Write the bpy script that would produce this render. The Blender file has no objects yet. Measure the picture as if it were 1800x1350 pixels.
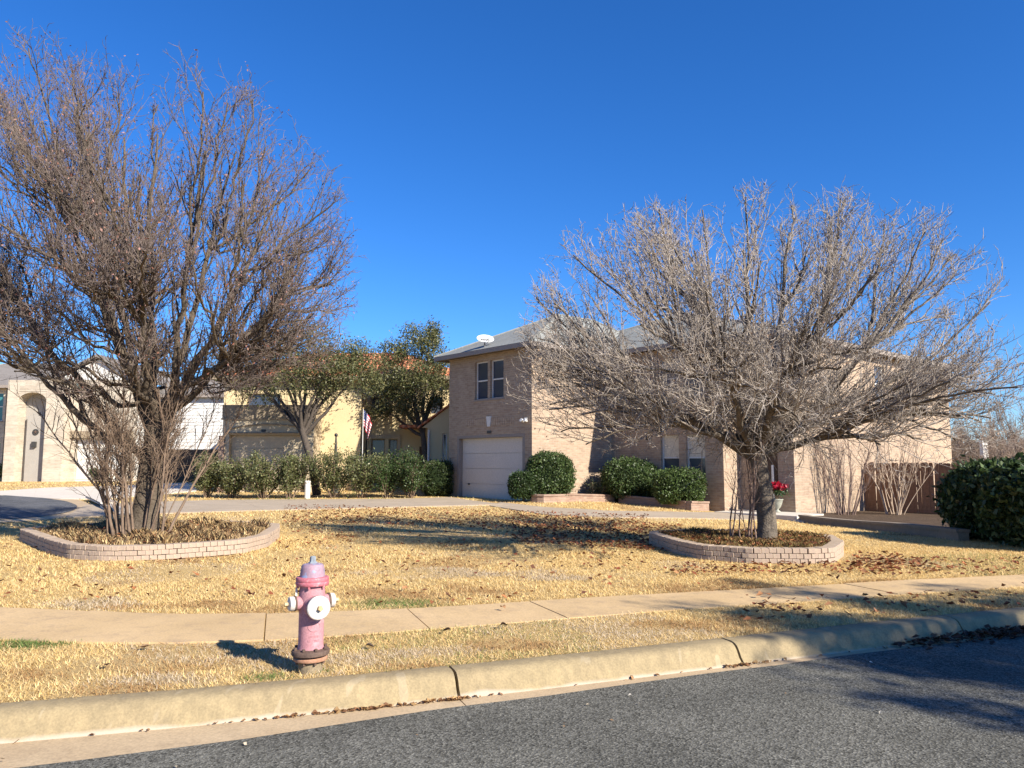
import bpy, bmesh, math, random
import numpy as np
from mathutils import Vector, Matrix
R = math.radians
rng = np.random.default_rng(7)
random.seed(7)
scene = bpy.context.scene
COL = scene.collection

# ------------------------------------------------------------------ camera, sky, sun, exposure
FPX = 1350.0                      # focal length in pixels of an 1800 px wide picture
TH = math.atan(137 / 1350.0)      # camera tilts up
EYE = 1.6
cam_d = bpy.data.cameras.new('camera')
cam = bpy.data.objects.new('camera', cam_d); COL.objects.link(cam)
cam_d.sensor_fit = 'HORIZONTAL'; cam_d.sensor_width = 36.0
cam_d.lens = FPX / 1800 * 36.0
cam_d.clip_start = 0.05; cam_d.clip_end = 3000
cam.location = (0, 0, EYE)
cam.rotation_euler = (math.pi / 2 + TH, 0, 0)
scene.camera = cam

SUN_AZ = math.atan2(0.74, -0.67)  # clockwise from +Y
SUN_EL = R(31)
world = bpy.data.worlds.new('World'); scene.world = world; world.use_nodes = True
wn = world.node_tree.nodes; wl = world.node_tree.links
bg = wn['Background']
sky = wn.new('ShaderNodeTexSky'); sky.sky_type = 'NISHITA'; sky.sun_disc = False
sky.sun_elevation = SUN_EL; sky.sun_rotation = SUN_AZ
sky.altitude = 300; sky.air_density = 1.0; sky.dust_density = 0.0; sky.ozone_density = 10.0
sat = wn.new('ShaderNodeHueSaturation'); sat.inputs['Saturation'].default_value = 1.12; sat.inputs['Hue'].default_value = 0.506
wl.new(sky.outputs[0], sat.inputs['Color']); wl.new(sat.outputs[0], bg.inputs[0]); bg.inputs[1].default_value = 0.091
sun_d = bpy.data.lights.new('sun', 'SUN'); sun = bpy.data.objects.new('sun', sun_d); COL.objects.link(sun)
sun_d.energy = 5.0; sun_d.angle = R(0.53); sun_d.color = (1.0, 0.92, 0.79)
to_sun = Vector((math.sin(SUN_AZ) * math.cos(SUN_EL), math.cos(SUN_AZ) * math.cos(SUN_EL), math.sin(SUN_EL)))
sun.rotation_euler = (-to_sun).to_track_quat('-Z', 'Y').to_euler()
sun.location = (10, -10, 20)
scene.view_settings.view_transform = 'Standard'; scene.view_settings.look = 'None'
scene.view_settings.exposure = 1.1; scene.view_settings.gamma = 1.0
scene.render.engine = 'CYCLES'

# ------------------------------------------------------------------ places on the ground
def ss(v, a, b):
    t = np.clip((np.asarray(v, float) - a) / (b - a), 0, 1); return t * t * (3 - 2 * t)
def T(x, y):                      # height of the land behind the kerb
    x = np.asarray(x, float); y = np.asarray(y, float)
    z = 0.15 + 0.08 * ss(y, 12, 27) + 0.30 * ss(y, 27, 42) * (1 - ss(x, -2, 4))
    z = z - 0.062 * np.clip(x - 2.2, 0, 9) * ss(y, 13.5, 23)
    return z
def ray(px, py):
    u = (px - 900) / FPX; v = (675 - py) / FPX
    return np.array([u, math.cos(TH) - v * math.sin(TH), math.sin(TH) + v * math.cos(TH)])
def G(px, py):                    # picture point -> point on the land
    d = ray(px, py); z = 0.15
    for _ in range(25):
        t = (z - EYE) / d[2]; p = d * t
        z = 0.5 * z + 0.5 * float(T(p[0], p[1]))
    return np.array([p[0], p[1], z])
def at(px, py, Y):                # picture point at depth Y
    d = ray(px, py); t = Y / d[1]
    return np.array([d[0] * t, Y, EYE + d[2] * t])

kx = np.array([-60, -20, -6.0, -3.1, -2.01, -0.79, 0.43, 1.77, 3.46, 5.12, 9.0, 20, 60])
ky = np.array([-3.0, 1.6, 4.02, 4.80, 5.12, 5.53, 6.0, 6.55, 7.25, 7.90, 9.35, 13.0, 24.0])
KX = np.concatenate([np.linspace(-60, -12, 20), np.linspace(-11.6, 16, 140), np.linspace(17, 60, 20)])
KY = np.interp(KX, kx, ky)
for _ in range(12):
    KY[1:-1] = 0.25 * KY[:-2] + 0.5 * KY[1:-1] + 0.25 * KY[2:]
def K(x): return np.interp(x, KX, KY)

# ------------------------------------------------------------------ materials
def nd(nt, typ, **kw):
    n = nt.nodes.new(typ)
    for k, v in kw.items(): setattr(n, k, v)
    return n
def ramp(nt, fac, stops):
    r = nd(nt, 'ShaderNodeValToRGB')
    e = r.color_ramp.elements
    while len(e) < len(stops): e.new(0.5)
    for i, (p, c) in enumerate(stops):
        e[i].position = p; e[i].color = (c[0], c[1], c[2], 1)
    nt.links.new(fac, r.inputs[0]); return r.outputs[0]
def mixc(nt, fac, a, b, mode='MIX'):
    m = nd(nt, 'ShaderNodeMix', data_type='RGBA', blend_type=mode)
    for i, v in ((0, fac), (6, a), (7, b)):
        if hasattr(v, 'is_linked'): nt.links.new(v, m.inputs[i])
        elif i == 0: m.inputs[0].default_value = v
        else: m.inputs[i].default_value = (v[0], v[1], v[2], 1)
    return m.outputs[2]
def noise(nt, vec, scale, detail=4, rough=0.55):
    n = nd(nt, 'ShaderNodeTexNoise'); n.inputs['Scale'].default_value = scale
    n.inputs['Detail'].default_value = detail; n.inputs['Roughness'].default_value = rough
    nt.links.new(vec, n.inputs['Vector']); return n.outputs['Fac']
MATS = {}
def newmat(name, rough=0.8, spec=0.3):
    m = bpy.data.materials.new(name); m.use_nodes = True; nt = m.node_tree
    b = nt.nodes['Principled BSDF']; b.inputs['Roughness'].default_value = rough
    b.inputs['Specular IOR Level'].default_value = spec
    tc = nd(nt, 'ShaderNodeTexCoord'); MATS[name] = m
    return m, nt, b, tc.outputs['Object']
def bump(nt, b, h, strength=0.3, dist=0.01):
    n = nd(nt, 'ShaderNodeBump'); n.inputs['Strength'].default_value = strength; n.inputs['Distance'].default_value = dist
    nt.links.new(h, n.inputs['Height']); nt.links.new(n.outputs[0], b.inputs['Normal'])
def mottled(name, c1, c2, scale=3, rough=0.8, spec=0.3, fine=40, bumps=0.2, bdist=0.005, metal=0, c3=None, chips=None):
    m, nt, b, v = newmat(name, rough, spec)
    f = noise(nt, v, scale); f2 = noise(nt, v, fine, 3)
    c = ramp(nt, f, [(0.3, c1), (0.7, c2)])
    c = mixc(nt, 0.35, c, ramp(nt, f2, [(0.3, [k * 0.6 for k in c1]), (0.7, [min(1, k * 1.25) for k in c2])]))
    if c3:
        f3 = noise(nt, v, scale * 2.3, 6); k = nd(nt, 'ShaderNodeMapRange'); nt.links.new(f3, k.inputs[0])
        k.inputs[1].default_value = 0.56; k.inputs[2].default_value = 0.68
        c = mixc(nt, k.outputs[0], c, c3)
    if chips:
        f4 = noise(nt, v, chips[1], 5, 0.7); k = nd(nt, 'ShaderNodeMapRange'); nt.links.new(f4, k.inputs[0]); k.inputs[1].default_value = chips[2]; k.inputs[2].default_value = chips[2] + 0.03
        c = mixc(nt, k.outputs[0], c, chips[0])
    nt.links.new(c, b.inputs['Base Color']); b.inputs['Metallic'].default_value = metal
    if bumps: bump(nt, b, f2, bumps, bdist)
    return m
def vcol(name, rough=0.7, spec=0.2, translucent=0.0, hue=None):
    m, nt, b, v = newmat(name, rough, spec)
    a = nd(nt, 'ShaderNodeAttribute'); a.attribute_name = 'Col'
    nt.links.new(a.outputs['Color'], b.inputs['Base Color'])
    if translucent:
        t = nd(nt, 'ShaderNodeBsdfTranslucent'); nt.links.new(a.outputs['Color'], t.inputs[0])
        mx = nd(nt, 'ShaderNodeMixShader'); mx.inputs[0].default_value = translucent
        nt.links.new(b.outputs[0], mx.inputs[1]); nt.links.new(t.outputs[0], mx.inputs[2])
        nt.links.new(mx.outputs[0], nt.nodes['Material Output'].inputs[0])
    return m

# asphalt
def m_asphalt(name, base):
    m, nt, b, v = newmat(name, 0.95, 0.08)
    vo = nd(nt, 'ShaderNodeTexVoronoi'); vo.inputs['Scale'].default_value = 62; nt.links.new(v, vo.inputs['Vector'])
    f = noise(nt, v, 105, 3); f1 = noise(nt, v, 0.9, 5)
    c = ramp(nt, f, [(0.3, [k * 0.45 for k in base]), (0.5, base), (0.7, [k * 1.9 for k in base])])
    vb = nd(nt, 'ShaderNodeRGBToBW'); nt.links.new(vo.outputs['Color'], vb.inputs[0]); vg = nd(nt, 'ShaderNodeCombineColor'); [nt.links.new(vb.outputs[0], vg.inputs[i]) for i in range(3)]
    c = mixc(nt, 0.7, c, vg.outputs[0], 'SOFT_LIGHT')
    c = mixc(nt, 1.0, c, ramp(nt, f1, [(0.3, (0.72, 0.72, 0.72)), (0.7, (1.2, 1.18, 1.15))]), 'MULTIPLY')
    sp = noise(nt, v, 95, 1)
    k = nd(nt, 'ShaderNodeMapRange'); nt.links.new(sp, k.inputs[0]); k.inputs[1].default_value = 0.73; k.inputs[2].default_value = 0.75
    c = mixc(nt, k.outputs[0], c, (0.42, 0.38, 0.3))
    bw = nd(nt, 'ShaderNodeRGBToBW'); nt.links.new(c, bw.inputs[0])
    hs = nd(nt, 'ShaderNodeHueSaturation'); hs.inputs['Saturation'].default_value = 0.55; nt.links.new(c, hs.inputs['Color'])
    nt.links.new(hs.outputs[0], b.inputs['Base Color'])
    bump(nt, b, vo.outputs['Distance'], 0.7, 0.006)
    return m
m_asphalt('asphalt', (0.112, 0.107, 0.078))
m_asphalt('asphalt_far', (0.10, 0.105, 0.115))
def m_concrete(name, c1, c2, stain, amt=0.6):
    m, nt, b, v = newmat(name, 0.85, 0.25)
    f = noise(nt, v, 1.3, 6); f2 = noise(nt, v, 60, 3); f3 = noise(nt, v, 5, 8, 0.7)
    c = ramp(nt, f, [(0.3, c1), (0.7, c2)])
    k = nd(nt, 'ShaderNodeMapRange'); nt.links.new(f3, k.inputs[0]); k.inputs[1].default_value = 0.5; k.inputs[2].default_value = 0.72; k.inputs[4].default_value = amt
    c = mixc(nt, k.outputs[0], c, stain)
    c = mixc(nt, 0.25, c, ramp(nt, f2, [(0.3, (0.25, 0.2, 0.14)), (0.7, (0.85, 0.78, 0.65))]), 'OVERLAY')
    nt.links.new(c, b.inputs['Base Color']); bump(nt, b, f2, 0.25, 0.004); return m
m_concrete('walk_concrete', (0.44, 0.32, 0.175), (0.53, 0.39, 0.222), (0.29, 0.215, 0.15))
m_concrete('gutter_concrete', (0.38, 0.29, 0.185), (0.45, 0.355, 0.235), (0.27, 0.205, 0.135))
m_concrete('drive_concrete', (0.33, 0.275, 0.21), (0.40, 0.335, 0.26), (0.27, 0.225, 0.175))
m_concrete('pale_concrete', (0.52, 0.48, 0.43), (0.58, 0.54, 0.48), (0.46, 0.42, 0.36))
# kerb: yellowish old concrete, run-down streaks
m, nt, b, v = newmat('kerb_concrete', 0.85, 0.25)
mp = nd(nt, 'ShaderNodeMapping'); mp.inputs['Scale'].default_value = (5, 5, 0.6); nt.links.new(v, mp.inputs[0])
f = noise(nt, mp.outputs[0], 3, 5); f1 = noise(nt, v, 1.6, 6); f2 = noise(nt, v, 70, 3)
c = ramp(nt, f1, [(0.3, (0.235, 0.182, 0.108)), (0.7, (0.295, 0.232, 0.132))])
c = mixc(nt, 0.35, c, ramp(nt, f, [(0.35, (0.175, 0.15, 0.10)), (0.65, (0.35, 0.285, 0.175))]))
c = mixc(nt, 0.25, c, ramp(nt, f2, [(0.3, (0.3, 0.26, 0.18)), (0.7, (0.85, 0.8, 0.65))]), 'OVERLAY')
sx = nd(nt, 'ShaderNodeSeparateXYZ'); nt.links.new(v, sx.inputs[0])
st_ = nd(nt, 'ShaderNodeMath', operation='MULTIPLY_ADD'); nt.links.new(f1, st_.inputs[0]); st_.inputs[1].default_value = 0.10; nt.links.new(sx.outputs[2], st_.inputs[2])
lime = ramp(nt, st_.outputs[0], [(0.055, (1, 1, 1)), (0.075, (0, 0, 0))]); c = mixc(nt, lime, c, (0.38, 0.32, 0.25))
mp2 = nd(nt, 'ShaderNodeMapping'); mp2.inputs['Scale'].default_value = (1, 0.3, 0.25); nt.links.new(v, mp2.inputs[0])
fs_ = noise(nt, mp2.outputs[0], 9, 2, 0.4)
c = mixc(nt, ramp(nt, fs_, [(0.68, (0, 0, 0)), (0.71, (0.26, 0.26, 0.26))]), c, (0.44, 0.37, 0.26))
f5 = noise(nt, v, 9, 7, 0.75); c = mixc(nt, ramp(nt, f5, [(0.58, (0, 0, 0)), (0.70, (0.32, 0.32, 0.32))]), c, (0.16, 0.13, 0.09))
nt.links.new(c, b.inputs['Base Color']); bump(nt, b, f2, 0.35, 0.006)
# lawn soil / thatch
m, nt, b, v = newmat('dry_lawn', 0.95, 0.1)
f = noise(nt, v, 0.55, 6); f1 = noise(nt, v, 2.7, 6, 0.65); f2 = noise(nt, v, 95, 5, 0.75)
c = ramp(nt, f2, [(0.34, (0.20, 0.125, 0.055)), (0.5, (0.52, 0.36, 0.15)), (0.64, (0.72, 0.54, 0.27))])
k = nd(nt, 'ShaderNodeMapRange'); nt.links.new(f1, k.inputs[0]); k.inputs[1].default_value = 0.52; k.inputs[2].default_value = 0.7; k.inputs[4].default_value = 0.55
c = mixc(nt, k.outputs[0], c, (0.36, 0.235, 0.11))
k = nd(nt, 'ShaderNodeMapRange'); nt.links.new(f, k.inputs[0]); k.inputs[1].default_value = 0.56; k.inputs[2].default_value = 0.72; k.inputs[4].default_value = 0.5
c = mixc(nt, k.outputs[0], c, (0.50, 0.42, 0.30))
nt.links.new(c, b.inputs['Base Color']); bump(nt, b, f2, 0.8, 0.03)
vcol('grass_blade', 0.75, 0.15, 0.25)
vcol('leaf', 0.45, 0.35, 0.25)
vcol('dead_leaf', 0.7, 0.2, 0.15)
# brick wall (axis aligned local frames: u = x + y)
def m_brick(name, c1, c2, mortar, scale=1.0):
    m, nt, b, v = newmat(name, 0.85, 0.2)
    sp = nd(nt, 'ShaderNodeSeparateXYZ'); nt.links.new(v, sp.inputs[0])
    ad = nd(nt, 'ShaderNodeMath', operation='ADD'); nt.links.new(sp.outputs[0], ad.inputs[0]); nt.links.new(sp.outputs[1], ad.inputs[1])
    cb = nd(nt, 'ShaderNodeCombineXYZ'); nt.links.new(ad.outputs[0], cb.inputs[0]); nt.links.new(sp.outputs[2], cb.inputs[1])
    br = nd(nt, 'ShaderNodeTexBrick'); nt.links.new(cb.outputs[0], br.inputs['Vector'])
    br.inputs['Scale'].default_value = 1.0; br.inputs['Brick Width'].default_value = 0.235 * scale; br.inputs['Row Height'].default_value = 0.082 * scale
    br.inputs['Mortar Size'].default_value = 0.007; br.inputs['Bias'].default_value = 0.0
    br.inputs['Color1'].default_value = (*c1, 1); br.inputs['Color2'].default_value = (*c2, 1); br.inputs['Mortar'].default_value = (*mortar, 1)
    f = noise(nt, v, 7, 4); f1 = noise(nt, v, 0.8, 4)
    mp = nd(nt, 'ShaderNodeMapping'); mp.inputs['Scale'].default_value = (3.5, 3.5, 12); nt.links.new(v, mp.inputs[0])
    f3 = noise(nt, mp.outputs[0], 1.2, 2)
    c = mixc(nt, 0.42, br.outputs['Color'], ramp(nt, f3, [(0.3, (0.62, 0.56, 0.52)), (0.55, (1, 1, 1)), (0.75, (1.15, 1.12, 1.08))]), 'MULTIPLY')
    c = mixc(nt, 0.6, c, ramp(nt, f1, [(0.3, (0.86, 0.86, 0.86)), (0.7, (1.08, 1.08, 1.08))]), 'MULTIPLY')
    nt.links.new(c, b.inputs['Base Color'])
    iv = nd(nt, 'ShaderNodeMath', operation='SUBTRACT'); iv.inputs[0].default_value = 1; nt.links.new(br.outputs['Fac'], iv.inputs[1])
    bump(nt, b, iv.outputs[0], 0.6, 0.01); return m
m_brick('house_brick', (0.405, 0.31, 0.222), (0.325, 0.235, 0.168), (0.40, 0.33, 0.26))
m_brick('edging_brick', (0.36, 0.255, 0.195), (0.28, 0.18, 0.135), (0.27, 0.21, 0.17))
m_brick('limestone', (0.52, 0.46, 0.37), (0.42, 0.365, 0.29), (0.46, 0.41, 0.34), 2.6)
mottled('planter_brick', (0.325, 0.25, 0.185), (0.41, 0.325, 0.245), 1.7, 0.9, 0.2, 60, 0.5, 0.004, c3=(0.33, 0.25, 0.2))
mottled('mortar_tan', (0.20, 0.15, 0.115), (0.27, 0.205, 0.155), 4, 0.95, 0.1, 60, 0.4, 0.004)
mottled('roof_shingle', (0.20, 0.205, 0.19), (0.26, 0.265, 0.245), 2, 0.9, 0.2, 14, 0.6, 0.02)
mottled('brown_shingle', (0.17, 0.15, 0.135), (0.23, 0.21, 0.19), 2, 0.9, 0.2, 14, 0.6, 0.02)
m, nt, b, v = newmat('red_tile', 0.8, 0.25)
w = nd(nt, 'ShaderNodeTexWave'); w.inputs['Scale'].default_value = 1.3; w.inputs['Distortion'].default_value = 0.6; nt.links.new(v, w.inputs[0])
f = noise(nt, v, 3, 5)
c = mixc(nt, 0.5, ramp(nt, f, [(0.3, (0.40, 0.13, 0.065)), (0.7, (0.55, 0.22, 0.11))]), w.outputs['Color'], 'SOFT_LIGHT')
nt.links.new(c, b.inputs['Base Color']); bump(nt, b, w.outputs['Fac'], 0.8, 0.05)
mottled('trim_taupe', (0.24, 0.205, 0.18), (0.27, 0.23, 0.20), 2, 0.7, 0.3, 30, 0.05)
mottled('soffit', (0.20, 0.165, 0.145), (0.23, 0.19, 0.165), 2, 0.8, 0.2, 30, 0.05)
mottled('garage_paint', (0.52, 0.47, 0.42), (0.56, 0.51, 0.455), 1.2, 0.6, 0.3, 30, 0.06)
mottled('white_paint', (0.60, 0.58, 0.54), (0.66, 0.64, 0.60), 2, 0.55, 0.35, 30, 0.05)
mottled('white_siding', (0.58, 0.57, 0.55), (0.64, 0.63, 0.60), 2, 0.65, 0.3, 30, 0.05)
mottled('stucco_yellow', (0.58, 0.46, 0.27), (0.64, 0.52, 0.31), 1.5, 0.9, 0.15, 90, 0.4, 0.01)
mottled('stucco_tan', (0.46, 0.38, 0.265), (0.52, 0.43, 0.30), 1.5, 0.9, 0.15, 90, 0.4, 0.01)  # darker than the yellow; the garage front's dull light is put into it
mottled('stucco_brown', (0.27, 0.215, 0.15), (0.31, 0.25, 0.175), 1.5, 0.9, 0.15, 90, 0.4, 0.01)
mottled('stucco_grey', (0.30, 0.275, 0.245), (0.36, 0.335, 0.30), 1.5, 0.9, 0.15, 90, 0.5, 0.01)
mottled('dark_metal', (0.03, 0.03, 0.03), (0.05, 0.048, 0.045), 5, 0.5, 0.4, 50, 0.1)
mottled('fence_wood', (0.18, 0.10, 0.06), (0.27, 0.16, 0.10), 6, 0.9, 0.15, 30, 0.4, 0.005)
mottled('dark_wood', (0.07, 0.05, 0.037), (0.11, 0.08, 0.06), 6, 0.9, 0.15, 30, 0.4, 0.005)
mottled('wall_timber', (0.20, 0.165, 0.125), (0.28, 0.235, 0.18), 4, 0.9, 0.15, 40, 0.4, 0.006)
mottled('planter_soil', (0.15, 0.105, 0.065), (0.24, 0.17, 0.10), 3, 0.95, 0.1, 40, 1.0, 0.04)
mottled('mulch', (0.07, 0.05, 0.035), (0.12, 0.085, 0.06), 3, 0.95, 0.1, 40, 1.0, 0.04)
mottled('blinds', (0.60, 0.53, 0.41), (0.64, 0.57, 0.44), 2, 0.8, 0.2, 20, 0)
mottled('bush_shade_core', (0.012, 0.02, 0.008), (0.02, 0.032, 0.012), 6, 0.9, 0.1, 20, 0.5, 0.03)  # near-black green: shade between the leaves put into the core's colour
mottled('hydrant_pink', (0.37, 0.175, 0.195), (0.43, 0.22, 0.24), 7, 0.75, 0.25, 80, 0.35, 0.003, c3=(0.50, 0.29, 0.31), chips=((0.16, 0.085, 0.06), 38, 0.665))
mottled('hydrant_flange', (0.40, 0.105, 0.13), (0.46, 0.15, 0.18), 14, 0.6, 0.35, 80, 0.3, 0.002, c3=(0.48, 0.28, 0.29), chips=((0.16, 0.085, 0.06), 38, 0.665))
mottled('hydrant_bonnet', (0.24, 0.20, 0.26), (0.34, 0.20, 0.24), 9, 0.6, 0.35, 70, 0.3, 0.002, c3=(0.24, 0.33, 0.50), chips=((0.16, 0.085, 0.06), 38, 0.665))
mottled('hydrant_white', (0.48, 0.44, 0.40), (0.55, 0.51, 0.47), 12, 0.6, 0.35, 70, 0.2, 0.002, c3=(0.66, 0.56, 0.48), chips=((0.16, 0.085, 0.06), 38, 0.665))
mottled('brass', (0.42, 0.29, 0.12), (0.55, 0.40, 0.2), 20, 0.55, 0.5, 70, 0.3, 0.002)
mottled('iron_nut', (0.17, 0.20, 0.235), (0.25, 0.28, 0.31), 25, 0.6, 0.4, 70, 0.3, 0.002)
mottled('rusty_iron', (0.075, 0.05, 0.04), (0.13, 0.085, 0.065), 18, 0.8, 0.3, 70, 0.5, 0.003)
mottled('rust_orange', (0.30, 0.145, 0.085), (0.40, 0.23, 0.15), 18, 0.8, 0.3, 70, 0.5, 0.003)
mottled('old_pipe', (0.17, 0.135, 0.09), (0.25, 0.20, 0.13), 18, 0.9, 0.2, 70, 0.5, 0.003)
mottled('bark_dark', (0.07, 0.055, 0.042), (0.15, 0.12, 0.09), 7, 0.95, 0.1, 35, 1.0, 0.02)
mottled('twig_brown', (0.095, 0.075, 0.067), (0.22, 0.172, 0.15), 4, 0.9, 0.15, 30, 0.2, 0.003)
mottled('bark_grey', (0.075, 0.062, 0.05), (0.18, 0.15, 0.12), 7, 0.95, 0.1, 35, 1.0, 0.02)
mottled('twig_grey', (0.195, 0.168, 0.145), (0.42, 0.365, 0.315), 4, 0.9, 0.15, 30, 0.2, 0.003)
mottled('shoot_tan', (0.12, 0.085, 0.062), (0.23, 0.165, 0.12), 6, 0.9, 0.15, 30, 0.3, 0.004)
mottled('myrtle_bark', (0.36, 0.27, 0.20), (0.48, 0.38, 0.29), 6, 0.85, 0.15, 30, 0.3, 0.004)
mottled('myrtle_dark', (0.15, 0.10, 0.085), (0.22, 0.155, 0.125), 6, 0.85, 0.15, 30, 0.3, 0.004)
mottled('far_twig', (0.22, 0.165, 0.13), (0.30, 0.235, 0.19), 3, 0.95, 0.1, 20, 0)
mottled('oak_bark', (0.06, 0.05, 0.042), (0.11, 0.09, 0.075), 7, 0.95, 0.1, 35, 1.0, 0.02)
mottled('dish_white', (0.52, 0.52, 0.52), (0.58, 0.58, 0.57), 2, 0.4, 0.4, 20, 0)
mottled('pot_pale', (0.26, 0.27, 0.22), (0.36, 0.36, 0.30), 5, 0.6, 0.3, 40, 0.2)
m, nt, b, v = newmat('window_glass', 0.08, 0.6); b.inputs['Base Color'].default_value = (0.05, 0.06, 0.085, 1)
m, nt, b, v = newmat('teal_glass', 0.08, 0.6); b.inputs['Base Color'].default_value = (0.05, 0.17, 0.18, 1)
# striped flag, UV mapped: u along the fly, v along the hoist
m, nt, b, v = newmat('flag_cloth', 0.8, 0.1)
uv = nd(nt, 'ShaderNodeTexCoord').outputs['UV']; sp = nd(nt, 'ShaderNodeSeparateXYZ'); nt.links.new(uv, sp.inputs[0])
def mth(op, a, bb, cc=None):
    n = nd(nt, 'ShaderNodeMath', operation=op)
    for i, q in enumerate((a, bb)):
        if q is None: continue
        if hasattr(q, 'is_linked'): nt.links.new(q, n.inputs[i])
        else: n.inputs[i].default_value = q
    return n.outputs[0]
st = mth('MODULO', mth('FLOOR', mth('MULTIPLY', sp.outputs[1], 13), None), 2)
c = mixc(nt, st, (0.55, 0.03, 0.05), (0.75, 0.73, 0.72))
cant = mth('MULTIPLY', mth('LESS_THAN', sp.outputs[0], 0.4), mth('GREATER_THAN', sp.outputs[1], 0.4615))
mp = nd(nt, 'ShaderNodeMapping'); mp.inputs['Scale'].default_value = (14, 9, 1); nt.links.new(uv, mp.inputs[0])
vo = nd(nt, 'ShaderNodeTexVoronoi'); vo.inputs['Randomness'].default_value = 0; vo.inputs['Scale'].default_value = 1; nt.links.new(mp.outputs[0], vo.inputs['Vector'])
stars = mth('LESS_THAN', vo.outputs['Distance'], 0.25)
c = mixc(nt, cant, c, mixc(nt, stars, (0.03, 0.05, 0.19), (0.75, 0.74, 0.74)))
nt.links.new(c, b.inputs['Base Color'])

# ------------------------------------------------------------------ mesh helpers
def mk(name, verts, faces, mat, parent=None, smooth=False, loc=(0, 0, 0), rz=0.0, mesh=None):
    if mesh is None:
        mesh = bpy.data.meshes.new(name); mesh.from_pydata([tuple(map(float, q)) for q in verts], [], [tuple(f) for f in faces]); mesh.update()
        if smooth: mesh.shade_smooth()
        if mat: mesh.materials.append(MATS[mat])
    o = bpy.data.objects.new(name, mesh); COL.objects.link(o); o.location = loc; o.rotation_euler = (0, 0, rz)
    if parent: o.parent = parent
    return o
def fast(name, V, F, mat, parent=None, colors=None, smooth=False, loc=(0, 0, 0), kind=None):
    V = np.ascontiguousarray(V, np.float32); F = np.ascontiguousarray(F, np.int32); k = F.shape[1]
    me = bpy.data.meshes.new(name); me.vertices.add(len(V)); me.vertices.foreach_set('co', V.ravel())
    me.loops.add(F.size); me.loops.foreach_set('vertex_index', F.ravel())
    me.polygons.add(len(F)); me.polygons.foreach_set('loop_start', np.arange(0, F.size, k, dtype=np.int32))
    me.update(calc_edges=True)
    if colors is not None:
        ca = me.color_attributes.new('Col', 'FLOAT_COLOR', 'POINT')
        ca.data.foreach_set('color', np.ascontiguousarray(np.c_[colors, np.ones(len(colors))], np.float32).ravel())
    if smooth: me.shade_smooth()
    me.materials.append(MATS[mat])
    o = bpy.data.objects.new(name, me); COL.objects.link(o); o.location = loc
    if parent: o.parent = parent
    if kind: o['kind'] = kind
    return o
def tag(o, label, cat, group=None):
    o['label'] = label; o['category'] = cat
    if group: o['group'] = group
    return o
def struct(o): o['kind'] = 'structure'; return o
def thing(name, label, cat, loc, rz=0.0, group=None):
    o = bpy.data.objects.new(name, None); COL.objects.link(o); o.location = tuple(map(float, loc)); o.rotation_euler = (0, 0, rz)
    o.empty_display_size = 0.3
    return tag(o, label, cat, group)
class MB:
    def __init__(s): s.v = []; s.f = []
    def box(s, x0, x1, y0, y1, z0, z1):
        n = len(s.v)
        s.v += [(x0, y0, z0), (x1, y0, z0), (x1, y1, z0), (x0, y1, z0), (x0, y0, z1), (x1, y0, z1), (x1, y1, z1), (x0, y1, z1)]
        s.f += [tuple(n + i for i in q) for q in ((0, 3, 2, 1), (4, 5, 6, 7), (0, 1, 5, 4), (1, 2, 6, 5), (2, 3, 7, 6), (3, 0, 4, 7))]
        return s
    def prism(s, poly, y0, y1):          # poly in xz, extruded along y
        n = len(s.v); k = len(poly)
        s.v += [(x, y0, z) for x, z in poly] + [(x, y1, z) for x, z in poly]
        s.f += [tuple(n + i for i in range(k)), tuple(n + k + i for i in reversed(range(k)))]
        s.f += [(n + i, n + k + i, n + k + (i + 1) % k, n + (i + 1) % k) for i in range(k)]
        return s
    def lathe(s, prof, seg=32, M=None):
        n = len(s.v); k = len(prof)
        for r, z in prof:
            for i in range(seg):
                a = 2 * math.pi * i / seg; p = Vector((r * math.cos(a), r * math.sin(a), z))
                s.v.append(tuple(M @ p if M else p))
        for j in range(k - 1):
            for i in range(seg):
                a = n + j * seg + i; b2 = n + j * seg + (i + 1) % seg
                s.f.append((a, b2, b2 + seg, a + seg))
        s.f.append(tuple(n + i for i in reversed(range(seg)))); s.f.append(tuple(n + (k - 1) * seg + i for i in range(seg)))
        return s
    def tube(s, p, q, r0, r1=None, seg=10):
        p = Vector(p); q = Vector(q); r1 = r0 if r1 is None else r1
        M = Matrix.Translation(p) @ (q - p).to_track_quat('Z', 'Y').to_matrix().to_4x4()
        return s.lathe([(r0, 0), (r1, (q - p).length)], seg, M)
    def poly(s, pts): n = len(s.v); s.v += [tuple(p) for p in pts]; s.f.append(tuple(range(n, n + len(pts)))); return s
    def build(s, name, mat, parent=None, loc=(0, 0, 0), rz=0.0, smooth=False):
        return mk(name, s.v, s.f, mat, parent, smooth, loc, rz)
def inpoly(x, y, poly):
    c = np.zeros(len(x), bool); n = len(poly)
    for i in range(n):
        x0, y0 = poly[i][:2]; x1, y1 = poly[(i + 1) % n][:2]
        if y0 == y1: continue
        c ^= ((y0 > y) != (y1 > y)) & (x < (x1 - x0) * (y - y0) / (y1 - y0) + x0)
    return c
def smooth_edge(o, ang=40):
    o.data.shade_smooth()
    o.data.set_sharp_from_angle(angle=R(ang)); return o
def resample(pts, n):
    pts = np.asarray(pts, float); d = np.r_[0, np.cumsum(np.linalg.norm(np.diff(pts[:, :2], axis=0), axis=1))]
    t = np.linspace(0, d[-1], n); return np.c_[np.interp(t, d, pts[:, 0]), np.interp(t, d, pts[:, 1])]
def smooth_line(pts, n=60, it=6):
    p = resample(pts, n)
    for _ in range(it): p[1:-1] = 0.25 * p[:-2] + 0.5 * p[1:-1] + 0.25 * p[2:]
    return p

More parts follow.
